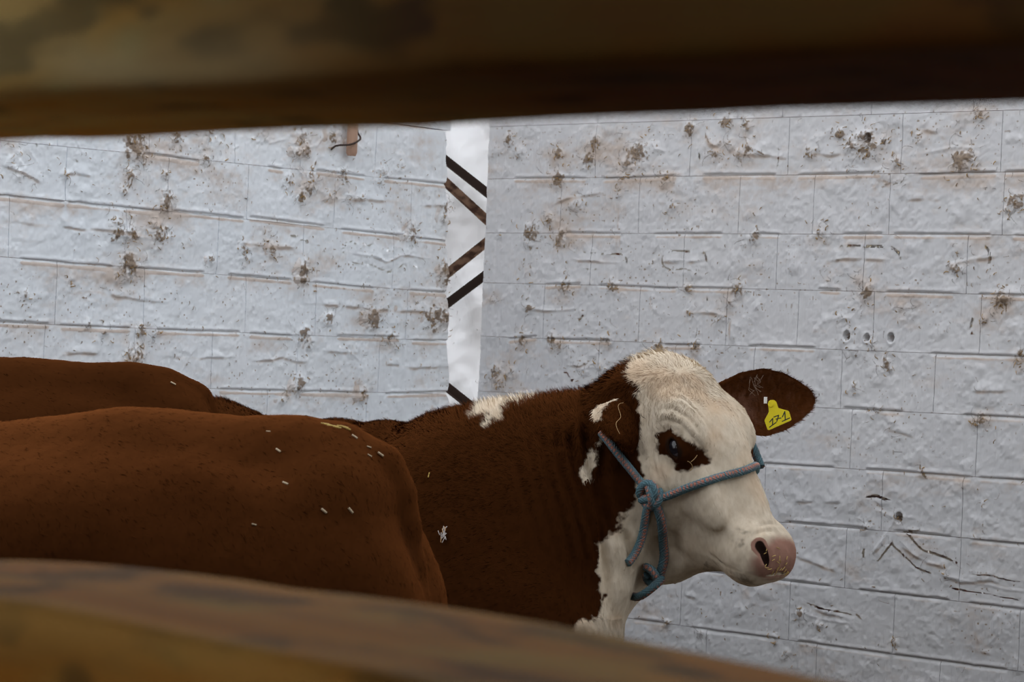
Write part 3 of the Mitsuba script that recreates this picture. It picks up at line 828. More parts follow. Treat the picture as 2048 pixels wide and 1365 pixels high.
for s, e in zip((1, -1), EYES):                                    # the almond opening between the lids
    ax = np.stack([unit(E_A * .94 - E_D * .30), s * E_L, unit(E_D * .94 + E_A * .30)])
    B.ell(e + s * E_L * .022, ax, (.0185, .014, .0075), .004, sub=True)



def trace(body, px, py, t0=3.3, t1=6.0):
    """Where the sight line of a pixel first meets a body: (point, outward normal)."""
    r = ray(px, py)
    t = t0
    for _ in range(200):
        f = body((EYE + t * r)[None])[0]
        if f < 2e-4 or t > t1:
            break
        t += max(f * .6, 2e-4)
    p = EYE + t * r
    return p, body.grad(p[None])[0]


V, F = B.mesh([-1.15, 3.75, 0], [.75, 5.6, 1.5], .006)
hd = (V - P0) @ HEAD.T
cen = V[F].mean(1)
hc = (cen - P0) @ HEAD.T
vis = (cen @ SD > (RUMP @ SD - .1)) | (cen[:, 2] > 1.15)
near_head = (hc[:, 0] > -.12) & (hc[:, 0] < .6) & (np.abs(hc[:, 1]) < .22) & (hc[:, 2] > -.34)
V, F = refine(V, F, near_head | ((cen @ AX > LEN + RUMP @ AX - .35) & (cen[:, 2] > .75) & vis))
cen = V[F].mean(1)
hc = (cen - P0) @ HEAD.T
V, F = refine(V, F, ((hc[:, 0] > .34) & (np.abs(hc[:, 1]) < .12)) | ((np.abs(hc[:, 0] - .158) < .06) & (hc[:, 2] > -.11) & (hc[:, 2] < 0)))
V = B.project(V, .003, 2)

MOUTH = [(.320, .062, -.138), (.352, .058, -.126), (.380, .062, -.106), (.400, .056, -.090), (.416, .034, -.078), (.421, 0, -.074)]


def skin(V):
    """uv of the coat at points on the bull: white patches and bare skin, in head and body coordinates."""
    q = (V - P0) @ HEAD.T
    w = np.full(len(V), -.05)
    # the face: white in front of a line that runs from the poll behind the cheek (a, d in the plane of the face's side)
    side = np.minimum(poly_sd(FACE, q[:, [0, 2]]), .185 - np.abs(q[:, 1]))
    w = np.maximum(w, side)
    b = np.stack([(V - RUMP * [1, 1, 0]) @ AX, V[:, 2]], 1)
    rt = (V - RUMP * [1, 1, 0]) @ SD
    w = np.maximum(w, np.where(V[:, 2] > 1.2, poly_sd(WITHERS, np.stack([b[:, 0], rt], 1)), -.05))
    xz = V[:, [0, 2]]
    w = np.maximum(w, poly_sd(DEWLAP, xz))
    w = np.where((q[:, 0] < .12) & (rt > -.16), np.maximum(w, poly_sd(STREAK, xz)), w)
    d2 = np.maximum(poly_sd(EYEPATCH, q[:, [0, 2]]), -.05)
    w = np.where((np.abs(q[:, 1]) > .06) & (q[:, 0] > .08) & (q[:, 0] < .3), np.minimum(w, -d2), w)
    tone = np.full(len(V), .5)
    # bare skin of the muzzle, around the nostrils and along the mouth
    pad = np.linalg.norm((q - [.408, 0, -.058]) / [.036, .060, .034], axis=1)
    tone = np.maximum(tone, np.clip(1.75 - .78 * pad, .5, 1.0))
    mo = np.linalg.norm((q - [.365, 0, -.135]) / [.06, .075, .022], axis=1)
    tone = np.maximum(tone, np.clip(.90 - .30 * mo, .5, .60))
    for s in (-1, 1):
        no, nt_ = line_d([(.379, s * .061, -.042), (.391, s * .055, -.046), (.403, s * .049, -.055), (.410, s * .043, -.066)], q)
        no = no / (1.2 - .75 * nt_)
        tone = np.where(no < .016, np.maximum(tone, .62 + np.clip((.0145 - no) / .004, 0, .4) + np.clip((.0105 - no) / .0035, 0, 1)), tone)
        gr = np.linalg.norm((q - np.array([.352, s * .062, -.060])) / [.03, .02, .022], axis=1)
        tone = tone - .30 * np.exp(-gr ** 2) * np.clip(meshkit.fbm(V * 120, 2, 4) * 2.4 - .9, 0, 1)
        e = np.linalg.norm((q - np.array([.157, s * .112, -.050])) / [.026, .02, .017], axis=1)
        tone = np.where(e < 1.15, np.minimum(tone, .16 + np.clip(e - .75, 0, 1)), tone)
    dm = np.interp(q[:, 0], [m[0] for m in MOUTH], [m[2] for m in MOUTH])
    tone = np.where((q[:, 0] > .33) & (q[:, 0] < .43), tone - .19 * np.clip((dm - .003 - q[:, 2]) / .006, 0, 1), tone)
    ml, mt = line_d(MOUTH, np.c_[q[:, 0], np.abs(q[:, 1]), q[:, 2]])
    tone = np.where(ml > .011, tone, np.minimum(tone, 1 - .85 * np.exp(-(ml / .0034) ** 2) * np.clip(mt * 5, 0, 1)))
    return np.stack([w + .5, tone], 1)


FACE = [(-.05, -.048), (-.011, -.048), (.021, -.039), (.069, -.065), (.096, -.088), (.116, -.106), (.143, -.115), (.157, -.126), (.174, -.154), (.184, -.171), (.191, -.19), (.208, -.202),
        (.213, -.218), (.215, -.30), (.7, -.30), (.7, .2), (-.05, .2)]
EYEPATCH = [(.115, -.061), (.124, -.037), (.149, -.024), (.17, -.018), (.197, -.018), (.206, -.029), (.209, -.042), (.203, -.062), (.185, -.070), (.168, -.063), (.146, -.080), (.128, -.076)]
WITHERS = [(.76, -.10), (.85, -.04), (.915, .020), (.935, .048), (.946, .038), (.963, .026), (.980, .052), (.988, .02), (.968, -.004), (.955, -.028), (.962, -.045), (.955, -.10), (.88, -.18)]   # along, across
# streak on the neck and the dewlap, in the upright plane x, z
STREAK = [(.164, 1.228), (.146, 1.203), (.135, 1.186), (.132, 1.164), (.14, 1.142), (.150, 1.165), (.160, 1.195)]
DEWLAP = [(.222, 1.087), (.208, 1.071), (.205, 1.061), (.205, 1.039), (.207, 1.004), (.205, .982), (.193, .971), (.184, .956), (.178, .932), (.168, .922), (.142, .919), (.13, .905), (.11, .86), (.08, .70), (.8, .7), (.8, 1.087)]


def folds(V, N, lines):
    """Skin folds of the neck, pushed in along their lines."""
    out = np.zeros(len(V))
    m = np.nonzero((V @ AX > LEN + RUMP @ AX - .3) & (V[:, 2] > .7) & (N @ SD > -.3))[0]
    for line, dep, wd in lines:
        L = np.array([trace(B, *p)[0] for p in line])
        d, t = line_d(L, V[m])
        env = np.clip(np.minimum(t * 4, (1 - t) * 4), 0, 1)
        out[m] += (-np.exp(-(d / wd) ** 2) + .45 * np.exp(-((d - 2.4 * wd) / (1.4 * wd)) ** 2)) * dep * env
    return out


FACEFOLDS = [([(1246, 1058), (1258, 1095), (1268, 1150)], .010, .008), ([(1310, 852), (1330, 838), (1360, 848), (1390, 880), (1412, 908)], .0020, .004), ([(1318, 822), (1345, 816), (1375, 835), (1402, 868)], .0016, .004),
             ([(1340, 792), (1368, 798), (1396, 826), (1416, 852)], .0013, .004), ([(1300, 850), (1304, 900), (1310, 940), (1322, 975)], .0035, .005), ([(1312, 860), (1314, 905), (1322, 945), (1335, 985)], .0022, .004),
             ([(1345, 1060), (1352, 1095), (1372, 1125)], .004, .009), ([(1500, 1078), (1520, 1066), (1550, 1062)], .0025, .005), ([(1505, 1062), (1530, 1050), (1555, 1048)], .0018, .004)]
FOLDS = [([(1165, 800), (1172, 870), (1180, 940), (1195, 1010), (1205, 1090), (1212, 1160), (1215, 1235)], .014, .008),
         ([(1135, 800), (1140, 880), (1155, 960), (1175, 1040), (1190, 1120), (1195, 1230)], .009, .007),
         ([(1110, 805), (1112, 870), (1125, 950), (1150, 1030), (1170, 1120), (1172, 1225)], .007, .007),
         ([(1085, 810), (1085, 880), (1100, 960), (1125, 1050), (1145, 1130), (1150, 1220)], .005, .008),
         ([(1058, 830), (1060, 900), (1075, 980), (1105, 1080), (1125, 1190)], .004, .009),
         ([(1030, 850), (1030, 920), (1050, 1000), (1085, 1110), (1100, 1200)], .003, .010),
         ([(1207, 880), (1203, 930), (1205, 990), (1215, 1050), (1222, 1090)], .010, .008)]
N = vnormals(V, F)
qh = (V - P0) @ HEAD.T                                              # the mouth: a groove on both sides, closing round the front
md, mt = line_d(MOUTH, np.c_[qh[:, 0], np.abs(qh[:, 1]), qh[:, 2]])
V = V - N * (np.exp(-(md / .0045) ** 2) * .006 * np.clip(mt * 4, 0, 1))[:, None]
N = vnormals(V, F)
V = V + N * folds(V, N, FOLDS + FACEFOLDS)[:, None]
# coat relief: locks of hair as a fine ripple
N = vnormals(V, F)
V = V + N * ((meshkit.fbm(V * [55, 55, 30], 3, 4) - .5) * .0035 * np.clip((V[:, 2] - .6) * 4, 0, 1))[:, None]
UVB = skin(V)
put('bull', (V, F), 'm_coat', smooth=True, uv=UVB)
tag('bull', 'white-faced brown young bull standing sideways and looking round, wearing a rope halter', 'bull')


def ear(key, base, axis, side, L, W, cup, uvfn, mat, thick=.006):
    """An ear: a leaf-shaped cup with thickness, its rim thin."""
    nt, nf = 40, 28
    axis, side = unit(axis), np.asarray(side, float)
    side = unit(side - (side @ axis) * axis)
    nor = np.cross(axis, side)
    t, f = np.linspace(0, 1, nt), np.linspace(-1, 1, nf)
    Tt, Ff = np.meshgrid(t, f, indexing='ij')
    prof = np.interp(Tt, [0, .12, .3, .5, .7, .85, .95, 1], [.42, .62, .90, 1.0, .82, .54, .30, .05])
    bend = cup * prof
    k = 1.25 - .45 * Tt
    x = np.sin(Ff * k) / np.sin(k) * prof * W / 2
    y = (1 - np.cos(Ff * k)) / (1 - np.cos(k)) * bend - .18 * L * Tt ** 2 * cup / .05
    rim = np.clip((1 - np.abs(Ff)) * 5, 0.12, 1) * np.clip((1 - Tt) * 8, .12, 1)
    th = thick * rim * (1.6 - Tt)
    mid = base + axis * (Tt * L)[..., None] + side * x[..., None] + nor * y[..., None]
    A = mid + nor * (th / 2)[..., None]
    Bk = mid - nor * (th / 2)[..., None]
    V = np.vstack([A.reshape(-1, 3), Bk.reshape(-1, 3)])
    i = np.arange(nt * nf).reshape(nt, nf)
    q = np.stack([i[:-1, :-1], i[1:, :-1], i[1:, 1:], i[:-1, 1:]], -1).reshape(-1, 4)
    n = nt * nf
    rimv = np.r_[i[:, 0], i[-1, 1:], i[-2::-1, -1], i[0, -2:0:-1]]
    j = np.roll(rimv, -1)
    q = np.vstack([q, q[:, ::-1] + n, np.stack([rimv, rimv + n, j + n, j], 1)])
    V, F, _ = meshkit.arrays((V, q))
    V = V + vnormals(V, F) * ((meshkit.fbm(V * 70, 3, 8) - .5) * .003)[:, None]
    if trimesh.Trimesh(V, F, process=False).volume < 0:
        F = F[:, ::-1]
    uv = uvfn(V, np.r_[Tt.ravel(), Tt.ravel()], np.r_[Ff.ravel(), Ff.ravel()], np.r_[np.ones(n), np.zeros(n)])
    put(key, (V, F), mat, smooth=True, uv=uv)
    return V, F, uv


def far_uv(V, t, f, inner):
    tone = np.where(inner > .5, .57 + .13 * np.exp(-(((t - .28) / .2) ** 2 + ((f + .15) / .4) ** 2)), .5)
    return np.stack([np.full(len(V), .45), tone], 1)


def near_uv(V, t, f, inner):
    w = .5 + np.where((t > .10) & (t < .70), (f - .80) * .05, -.05)
    return np.stack([w, np.full(len(V), .5)], 1)


FAR_BASE = hp(.050, -.100, -.060)
FAR_TIP = at(1638, 800, 4.56)
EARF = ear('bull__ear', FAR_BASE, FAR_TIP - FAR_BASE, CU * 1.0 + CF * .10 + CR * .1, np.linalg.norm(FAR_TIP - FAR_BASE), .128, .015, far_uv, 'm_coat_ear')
NEAR_BASE = hp(.035, .098, -.070)
NEAR_TIP = at(1222, 888, 4.20)
EARN = ear('bull__ear_001', NEAR_BASE, NEAR_TIP - NEAR_BASE, -CR * .9 + CU * .75 - CF * .1, np.linalg.norm(NEAR_TIP - NEAR_BASE), .105, .030, near_uv, 'm_coat')

tag('bull__ear', 'brown ear that carries the yellow tag')
tag('bull__ear_001', 'drooping brown ear with a white fringe')

# eyes
def eye_fn(p, n, uv):
    d1 = p - mi.Point3f(*(EYES[0] + .0005 * E_L + .0205 * unit(E_L - .15 * E_A + .1 * E_D)).tolist())
    d2 = p - mi.Point3f(*(EYES[1] - .0005 * E_L + .0205 * unit(-E_L - .15 * E_A + .1 * E_D)).tolist())
    r = dr.minimum(dr.norm(d1), dr.norm(d2))
    c = mix((0.006, 0.006, 0.008), (0.014, 0.012, 0.016), smoothstep(.006, .011, r))
    return mix(c, (0.10, 0.085, 0.095), smoothstep(.0130, .0155, r))


bsdf('m_eye', base_color=proc(eye_fn), roughness=0.12, specular=0.5, clearcoat=0.35, clearcoat_gloss=0.95)
for i, e in enumerate(EYES):
    s = trimesh.creation.icosphere(4, .0205)
    s.apply_translation(e + (1, -1)[i] * E_L * .0005)
    put('bull__eye', s, 'm_eye', smooth=True)
tag('bull__eye', 'dark glossy eye in a brown patch')

# hair of the bull: separate entries for its coat, poll tuft and neck crest, all one part
def flow_b(P, Nn):
    q = (P - P0) @ HEAD.T
    onhead = np.clip((q[:, 0] + .02) / .08, 0, 1) * (q[:, 2] > -.32) * (np.abs(q[:, 1]) < .2)
    whorl = q - [.164, .03, .01]
    g = whorl[:, :1] * E_A + whorl[:, 1:2] * E_L
    g /= np.maximum(np.linalg.norm(g, axis=1, keepdims=True), 1e-6)
    near = np.exp(-(np.linalg.norm(whorl[:, :2], axis=1) / .10) ** 2)[:, None]
    face = E_A * .8 + g * (.4 + .9 * near) - UPZ * .25
    bodyd = -AX * .75 - UPZ * .55
    up = np.clip(Nn[:, 2:3], 0, 1) ** 2
    bodyd = bodyd * (1 - up) + (-AX * .5 + UPZ * .6) * up
    return face * onhead[:, None] + bodyd * (1 - onhead[:, None])


def len_b(P):
    q = (P - P0) @ HEAD.T
    ln = np.full(len(P), .013)
    ln += .005 * np.exp(-(np.linalg.norm((q - [.0, 0, -.01]) / [.07, .09, .06], axis=1)) ** 2)
    ln += .014 * np.clip((P[:, 2] - 1.24) / .05, 0, 1) * (q[:, 0] < -.03)
    ln = np.where((q[:, 0] > .12) & (q[:, 2] > -.3), .009, ln)
    ln = np.where((q[:, 0] > .33), .005, ln)
    return ln


def lift_b(P):
    q = (P - P0) @ HEAD.T
    lf = np.full(len(P), .22)
    lf += .55 * np.clip((P[:, 2] - 1.235) / .04, 0, 1) * np.clip((-.03 - q[:, 0]) / .05, 0, 1) + .18 * np.clip((.08 - q[:, 0]) / .1, 0, 1)
    return lf - .06 * np.clip((q[:, 0] - .02) / .1, 0, 1)


Nf = vnormals(V, F)
qv = (V - P0) @ HEAD.T
wt = ((Nf @ SD > -.35) | (Nf[:, 2] > -.1)) & (V[:, 2] > .72) & (V @ AX - RUMP @ AX > .45)
wt = wt.astype(float) * np.where((qv[:, 0] > -.1) & (qv[:, 2] > -.35), 1.7, 1.0)
crest = ((V[:, 2] > 1.22) & (Nf[:, 2] > .3)).astype(float)
wt = wt + 2.0 * crest * (V @ AX - RUMP @ AX > -.1)
pad = np.linalg.norm((qv - [.412, 0, -.072]) / [.040, .060, .042], axis=1)
wt = np.where(pad < 1.15, 0, wt)
eyed = np.minimum(*[np.linalg.norm(V - e, axis=1) for e in EYES])
wt = np.where(eyed < .028, 0, wt)
parts = [fur(V, F, UVB, wt, 110000, len_b, .0011, flow_b, lift_b, 3)]
for (Ve, Fe, ue), ax_e, nh in ((EARN, NEAR_TIP - NEAR_BASE, 9000),):
    parts.append(fur(Ve, Fe, ue, np.ones(len(Ve)), nh, .010, .0010, lambda P, n, a=ax_e: np.tile(unit(a), (len(P), 1)), .24, 5, .4))


def join(parts):
    at_, fs = 0, []
    for p in parts:
        fs.append(p[1] + at_)
        at_ += len(p[0])
    return np.vstack([p[0] for p in parts]), np.vstack(fs), np.vstack([p[2] for p in parts]), np.vstack([p[3] for p in parts])


hv, hf, hn, hu = join(parts)
put_raw('bull__hair', hv, hf, hn, 'm_coat', hu)
tag('bull__hair', kind='stuff')

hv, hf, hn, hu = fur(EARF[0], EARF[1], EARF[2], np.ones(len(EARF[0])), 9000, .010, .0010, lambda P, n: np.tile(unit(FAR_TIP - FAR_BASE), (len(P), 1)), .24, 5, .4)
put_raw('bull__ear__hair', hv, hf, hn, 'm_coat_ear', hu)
tag('bull__ear__hair', kind='stuff')

# ------------------------------------------------------------------ the two cows seen from behind and the side
def make_cow(key, tail_pt, fwd, scale, seed, h, clip, dz):
    fwd = unit([fwd[0], fwd[1], 0])
    lat = np.array([-fwd[1], fwd[0], 0])
    if lat @ CF > 0:
        lat = -lat                                             # towards the camera
    C = np.stack([fwd, lat, UPZ])
    g = tail_pt * [1, 1, 0]

    def p(s, l, z):
        return g + scale * (s * fwd + l * lat + z * UPZ)

    b = Body()
    S = scale

    def ell(c, r, k=.08, tilt=0):
        ca, sa = math.cos(tilt), math.sin(tilt)
        b.ell(p(*c), np.stack([ca * fwd + sa * UPZ, lat, -sa * fwd + ca * UPZ]), np.array(r) * S, k)
    ell((.84, 0, .87), (.70, .31, .385), .12)
    ell((.50, 0, .99), (.38, .265, .255), .13)
    ell((.22, 0, 1.02), (.26, .20, .232), .11)
    ell((.36, 0, 1.06), (.30, .215, .215), .08, -.02)         # pelvis
    ell((.19, .10, .98), (.21, .135, .24), .08, .2)             # thighs
    ell((.19, -.10, .98), (.21, .135, .24), .08, .2)
    b.chain([(p(x, 0, z - r_ - .026), r_ * S) for x, z, r_ in ((.62, 1.262, .07), (.514, 1.268, .07), (.435, 1.283, .07), (.36, 1.303, .07), (.282, 1.304, .065), (.196, 1.301, .06), (.123, 1.310, .055), (.07, 1.302, .05), (.03, 1.288, .045))], .07)
    for s in (-1, 1):
        b.ell(p(.40, s * .16, 1.14), C, np.array((.09, .06, .05)) * S, .1)
        b.chain([(p(.05, s * .075, 1.185), .06 * S), (p(.040, s * .08, 1.06), .088 * S), (p(.055, s * .09, .92), .112 * S)], .07)
        b.chain([(p(.20, s * .14, .85), .15 * S), (p(.28, s * .14, .62), .10 * S), (p(.06, s * .14, .42), .05 * S), (p(.08, s * .14, .09), .04 * S), (p(.12, s * .14, .04 / S), .039 * S)], .05)
        b.chain([(p(1.30, s * .14, .75), .13 * S), (p(1.33, s * .14, .5), .065 * S), (p(1.34, s * .14, .28), .045 * S), (p(1.34, s * .14, .09), .04 * S), (p(1.38, s * .14, .04 / S), .039 * S)], .05)
    ell((1.30, 0, .93), (.34, .25, .33), .1)
    b.chain([(p(1.45, 0, 1.0), .21 * S), (p(1.75, 0, 1.12), .15 * S), (p(1.92, 0, 1.2), .12 * S)], .08)
    b.chain([(p(1.95, 0, 1.2), .115 * S), (p(2.1, 0, 1.07), .09 * S), (p(2.32, 0, .92), .062 * S)], .05)
    # tail, hanging from the tail head
    b.chain([(p(.06, 0, 1.255), .045 * S), (p(.015, 0, 1.236), .042 * S), (p(-.006, 0, 1.210), .034 * S), (p(-.020, .004, 1.170), .028 * S), (p(-.033, .008, 1.12), .026 * S), (p(-.050, .012, 1.04), .024 * S),
             (p(-.058, .015, .88), .021 * S), (p(-.06, .01, .6), .018 * S), (p(-.06, 0, .42), .03 * S), (p(-.05, 0, .25), .012 * S)], .014)
    lo = np.array([clip[0], clip[1], 0])
    hi = np.array([clip[2], clip[3], clip[4]])
    V, F = b.mesh(lo, hi, h)
    N = vnormals(V, F)
    V = V + N * ((meshkit.fbm(V * [14, 14, 9], 3, seed) - .5) * .007 + (meshkit.fbm(V * [60, 60, 30], 2, seed) - .5) * .002)[:, None]
    return b, V, F, p, C


def cow_uv(V, p, C, scale, dirt):
    q = (V - p(0, 0, 0)) @ C.T / scale
    tone = np.full(len(V), .5)
    if dirt:                                                   # dung-stained cleft beside the tail
        d = np.linalg.norm((q - [-.015, .035, 1.10]) / [.045, .05, .09], axis=1)
        tone -= .24 * np.exp(-d ** 2)
    return np.stack([np.full(len(V), .45), tone], 1)


FG_TAIL = at(775, 880, 3.12)
FGB, VF, FF, FP, FC = make_cow('cow', FG_TAIL, (-.985, .17), .985, 21, .008, (-2.9, 2.4, .3, 4.6, 1.6), 0.0)
UVF = cow_uv(VF, FP, FC, .985, True)
put('cow', (VF, FF), 'm_coat_front', smooth=True, uv=UVF)
tag('cow', 'plain red-brown cow in front of the white-faced bull, its rump and tail towards the right', 'cow')
TH_TAIL = at(398, 765, 4.22)
TB, VT, FT, TP, TC = make_cow('cow', TH_TAIL, (-.97, -.24), 1.02, 33, .010, (-3.2, 3.4, -.2, 5.4, 1.7), 0.0)
UVT = cow_uv(VT, TP, TC, 1.02, False)
put('cow', (VT, FT), 'm_coat_back', smooth=True, uv=UVT)
tag('cow_001', 'darker brown cow at the left, only its back and rounded rump showing', 'cow')
for key, V_, F_, u_, C_, ax, n, sd in (('cow', VF, FF, UVF, FC, FC[0], 45000, 7), ('cow_001', VT, FT, UVT, TC, TC[0], 26000, 8)):
    N_ = vnormals(V_, F_)
    w_ = ((N_ @ C_[1] > -.4) & (V_[:, 2] > .75) & (V_[:, 0] > -1.25)).astype(float)
    hv, hf, hn, hu = fur(V_, F_, u_, w_, n, .011, .0013, lambda P, nn, a=ax: np.tile(-a * .6 - UPZ * .7, (len(P), 1)), .16, sd)
    put_raw(key + '__hair', hv, hf, hn, 'm_coat_front' if key == 'cow' else 'm_coat_back', hu)
    tag(key + '__hair', kind='stuff')

# ------------------------------------------------------------------ the fence rails right in front of the camera
def wood_fn(p, n, uv):
    """uv.x: metres along the rail; uv.y: closeness to a worn arris."""
    u, z = uv.x, p.z
    v = p.x * 0.646 + p.y * 0.763
    g = fbm(u * 9, v * 90, z * 90, 3)
    c = mix((0.15, 0.085, 0.034), (0.36, 0.245, 0.12), g)
    honey = smoothstep(.45, .70, fbm(u * 16 + 40, v * 45, z * 45, 3))
    c = mix(c, (0.27, 0.140, 0.032), honey * .7)
    moss = smoothstep(.48, .74, fbm(u * 22 + 14, v * 30, z * 30 + 9, 3))
    c = mix(c, (0.24, 0.215, 0.125), moss * .75)
    blot = smoothstep(.54, .72, fbm(u * 26 + 4, v * 48 + 5, z * 48, 3))
    c = mix(c, (0.055, 0.042, 0.026), blot * .7)
    worn = uv.y * smoothstep(.25, .6, fbm(u * 10 + 8, v * 20, z * 20, 2))
    c = mix(c, (0.44, 0.36, 0.27), worn * .6)
    right_shade = smoothstep(8.3, 10.6, u + (fbm(u * 5, v * 8, z * 8, 2) - .5) * .8)          # painted shade: the upper rail darkens to a deep brown towards its right end
    # light fall-off painted into the upper rail, greyer at left, browner at right; the lower rail is honey brown
    right_shade = smoothstep(9.36, 9.74, u + (fbm(u * 9, v * 12, z * 12, 2) - .5) * .14)
    upper = mix(c * mi.Color3f(2.5, 2.65, 2.0), c * mi.Color3f(.42, .26, .11), right_shade)
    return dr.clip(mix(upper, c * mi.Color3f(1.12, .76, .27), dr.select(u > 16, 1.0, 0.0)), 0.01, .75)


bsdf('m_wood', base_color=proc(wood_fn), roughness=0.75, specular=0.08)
PN_F, PN_N = .714, .564                                        # the far and the near face of the rails, measured along the right wall's normal
IN_R = -NRM_R                                                  # away from the camera


def on_plane(px, py, dist):
    r = ray(px, py)
    return EYE + r * (dist / (r @ IN_R))


def rail(key, edge_far, lower, height, label, seed):
    """A squared timber with rounded, worn edges. edge_far: the photograph's line of its far edge facing the gap; lower: it lies below the gap."""
    pts = np.array([on_plane(x, y, PN_F) for x, y in edge_far])
    s = (pts - pts[0]) @ DIR_R
    zz = pts[:, 2]
    ext = np.linspace(-1.6, s.max() + .9, 90)
    k = np.polyfit(s, zz, 2 if lower else 1)
    z = np.where(ext < 0, np.polyval(k, 0) + ext * np.polyval(np.polyder(k), 0), np.polyval(k, np.minimum(ext, s.max())) + np.maximum(ext - s.max(), 0) * np.polyval(np.polyder(k), s.max()))
    th, hh = PN_F - PN_N, height
    from shapely.geometry import box as sbox
    prof = sbox(0, 0, th, hh).buffer(-.007).buffer(.007, quad_segs=5)
    pc = np.array(prof.exterior.coords)[:-1]
    # resample the outline evenly
    per = np.r_[0, np.cumsum(np.linalg.norm(np.diff(np.vstack([pc, pc[:1]]), axis=0), axis=1))]
    tt = np.linspace(0, per[-1], 121)[:-1]
    cl = np.vstack([pc, pc[:1]])
    ring = np.c_[np.interp(tt, per, cl[:, 0]), np.interp(tt, per, cl[:, 1])]
    o = pts[0]
    nS, nR = len(ext), len(ring)
    base = o[None] * [1, 1, 0] + ext[:, None] * DIR_R + (z[:, None] - (0 if lower else .0028)) * UPZ
    Vv = base[:, None] + ring[None, :, :1] * NRM_R + (ring[None, :, 1:] - (hh if lower else 0)) * UPZ
    v = Vv.reshape(-1, 3)
    i, j = np.meshgrid(np.arange(nS - 1), np.arange(nR), indexing='ij')
    q = np.stack([i * nR + j, i * nR + (j + 1) % nR, (i + 1) * nR + (j + 1) % nR, (i + 1) * nR + j], -1).reshape(-1, 4)
    cen = [base[0] + NRM_R * th / 2, base[-1] + NRM_R * th / 2]
    f = np.vstack([q[:, [0, 1, 2]], q[:, [0, 2, 3]]])
    near_edge = np.exp(-(np.minimum.reduce([np.hypot(ring[:, 0] - cx, ring[:, 1] - cz) for cx in (0, th) for cz in (0, hh)]) / .016) ** 2)
    uv = np.c_[np.repeat(ext, nR) + seed * 3.1, np.tile(near_edge, nS)]
    for end, off in ((0, 0), (1, (nS - 1) * nR)):
        c = v[off:off + nR].mean(0)
        kk = np.arange(nR)
        f = np.vstack([f, np.stack([kk * 0 + len(v), off + kk, off + (kk + 1) % nR], 1)])
        v = np.vstack([v, c])
        uv = np.vstack([uv, [[seed, 0]]])
    v = v + vnormals(v, f) * ((meshkit.fbm(v * [12, 12, 40], 3, seed) - .5) * .005)[:, None]
    if trimesh.Trimesh(v, f, process=False).volume < 0:
        f = f[:, ::-1]
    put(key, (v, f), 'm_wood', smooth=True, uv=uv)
    tag(scene and [k for k in scene][-1], label, 'rail')


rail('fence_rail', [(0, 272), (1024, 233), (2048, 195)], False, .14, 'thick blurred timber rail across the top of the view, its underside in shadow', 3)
rail('fence_rail', [(0, 1118), (500, 1155), (1024, 1235), (1300, 1280), (1720, 1365)], True, .14, 'blurred weathered timber rail across the bottom in front of the cows', 8)

# ------------------------------------------------------------------ the rope halter
bsdf('m_rope', base_color={'type': 'mesh_attribute', 'name': 'vertex_color'}, roughness=0.8, specular=0.15, sheen=0.2)
bsdf('m_plain', base_color={'type': 'mesh_attribute', 'name': 'vertex_color'}, roughness=0.6, specular=0.3)


def rope(key, pts, rad=.0072, step=.0016, bright=1.0, seed=0, fray=0):
    pts = np.asarray(pts, float)
    n = max(12, int(np.linalg.norm(np.diff(pts, axis=0), axis=1).sum() / step))
    path = spline(pts, n) if len(pts) > 2 else np.linspace(pts[0], pts[-1], n)
    S = 24
    v, f, info = tube_mesh(path, rad, S)
    a, s = info[:, 1], info[:, 0]
    l, r_ = a * 8 / (2 * np.pi) + s / .006, a * 8 / (2 * np.pi) - s / .006
    br = np.maximum(np.cos(l * np.pi) ** 2 * (np.cos(r_ * np.pi * .5) > 0), np.cos(r_ * np.pi) ** 2 * (np.cos(r_ * np.pi * .5) <= 0))
    N = vnormals(v, f)
    v = v + N * ((br - .5) * .0011)[:, None]
    band = np.maximum(np.exp(-((np.mod(a + .35, np.pi) - np.pi / 2) / .52) ** 2), 0) * (np.cos(s / .0033 * np.pi) > -.65)
    teal, orange, dark = np.array((.105, .20, .235)), np.array((.52, .20, .13)), np.array((.06, .06, .06))
    rr = np.random.default_rng(seed + len(pts))
    c = teal * (1 - band[:, None]) + orange * band[:, None]
    c = c * (.45 + .75 * br[:, None])
    dirt = meshkit.fbm(v * 60, 3, seed)[:, None]
    c = c * (1 - .5 * np.clip((dirt - .45) * 3, 0, 1)) + dark * .5 * np.clip((dirt - .45) * 3, 0, 1)
    if trimesh.Trimesh(v, f, process=False).volume < 0:
        f = f[:, ::-1]
    # loose fibres
    m = int(n * 1.2)
    i = rr.integers(0, len(v) - 2, m)
    d = N[i] + rr.normal(0, .7, (m, 3))
    d /= np.linalg.norm(d, axis=1, keepdims=True)
    w = np.cross(d, rr.normal(0, 1, (m, 3)))
    w /= np.linalg.norm(w, axis=1, keepdims=True)
    tips = v[i] + d * rr.uniform(.001, .0045, m)[:, None]
    fv = np.stack([v[i] - w * .0003, v[i] + w * .0003, tips], 1).reshape(-1, 3)
    ff = np.arange(3 * m).reshape(-1, 3) + len(v)
    return put(key, (np.vstack([v, fv]), np.vstack([f, ff])), 'm_rope', smooth=True, color=np.clip(np.vstack([c, np.repeat(c[i], 3, 0)]) * bright, 0, 1))


def on_skin(px, py, off=.0065):
    p, n = trace(B, px, py)
    return p + n * off


def hug(p, off=.0065):
    p = np.asarray(p, float)[None]
    for _ in range(12):
        p = p - B(p)[:, None] * B.grad(p)
    return (p + off * B.grad(p))[0]


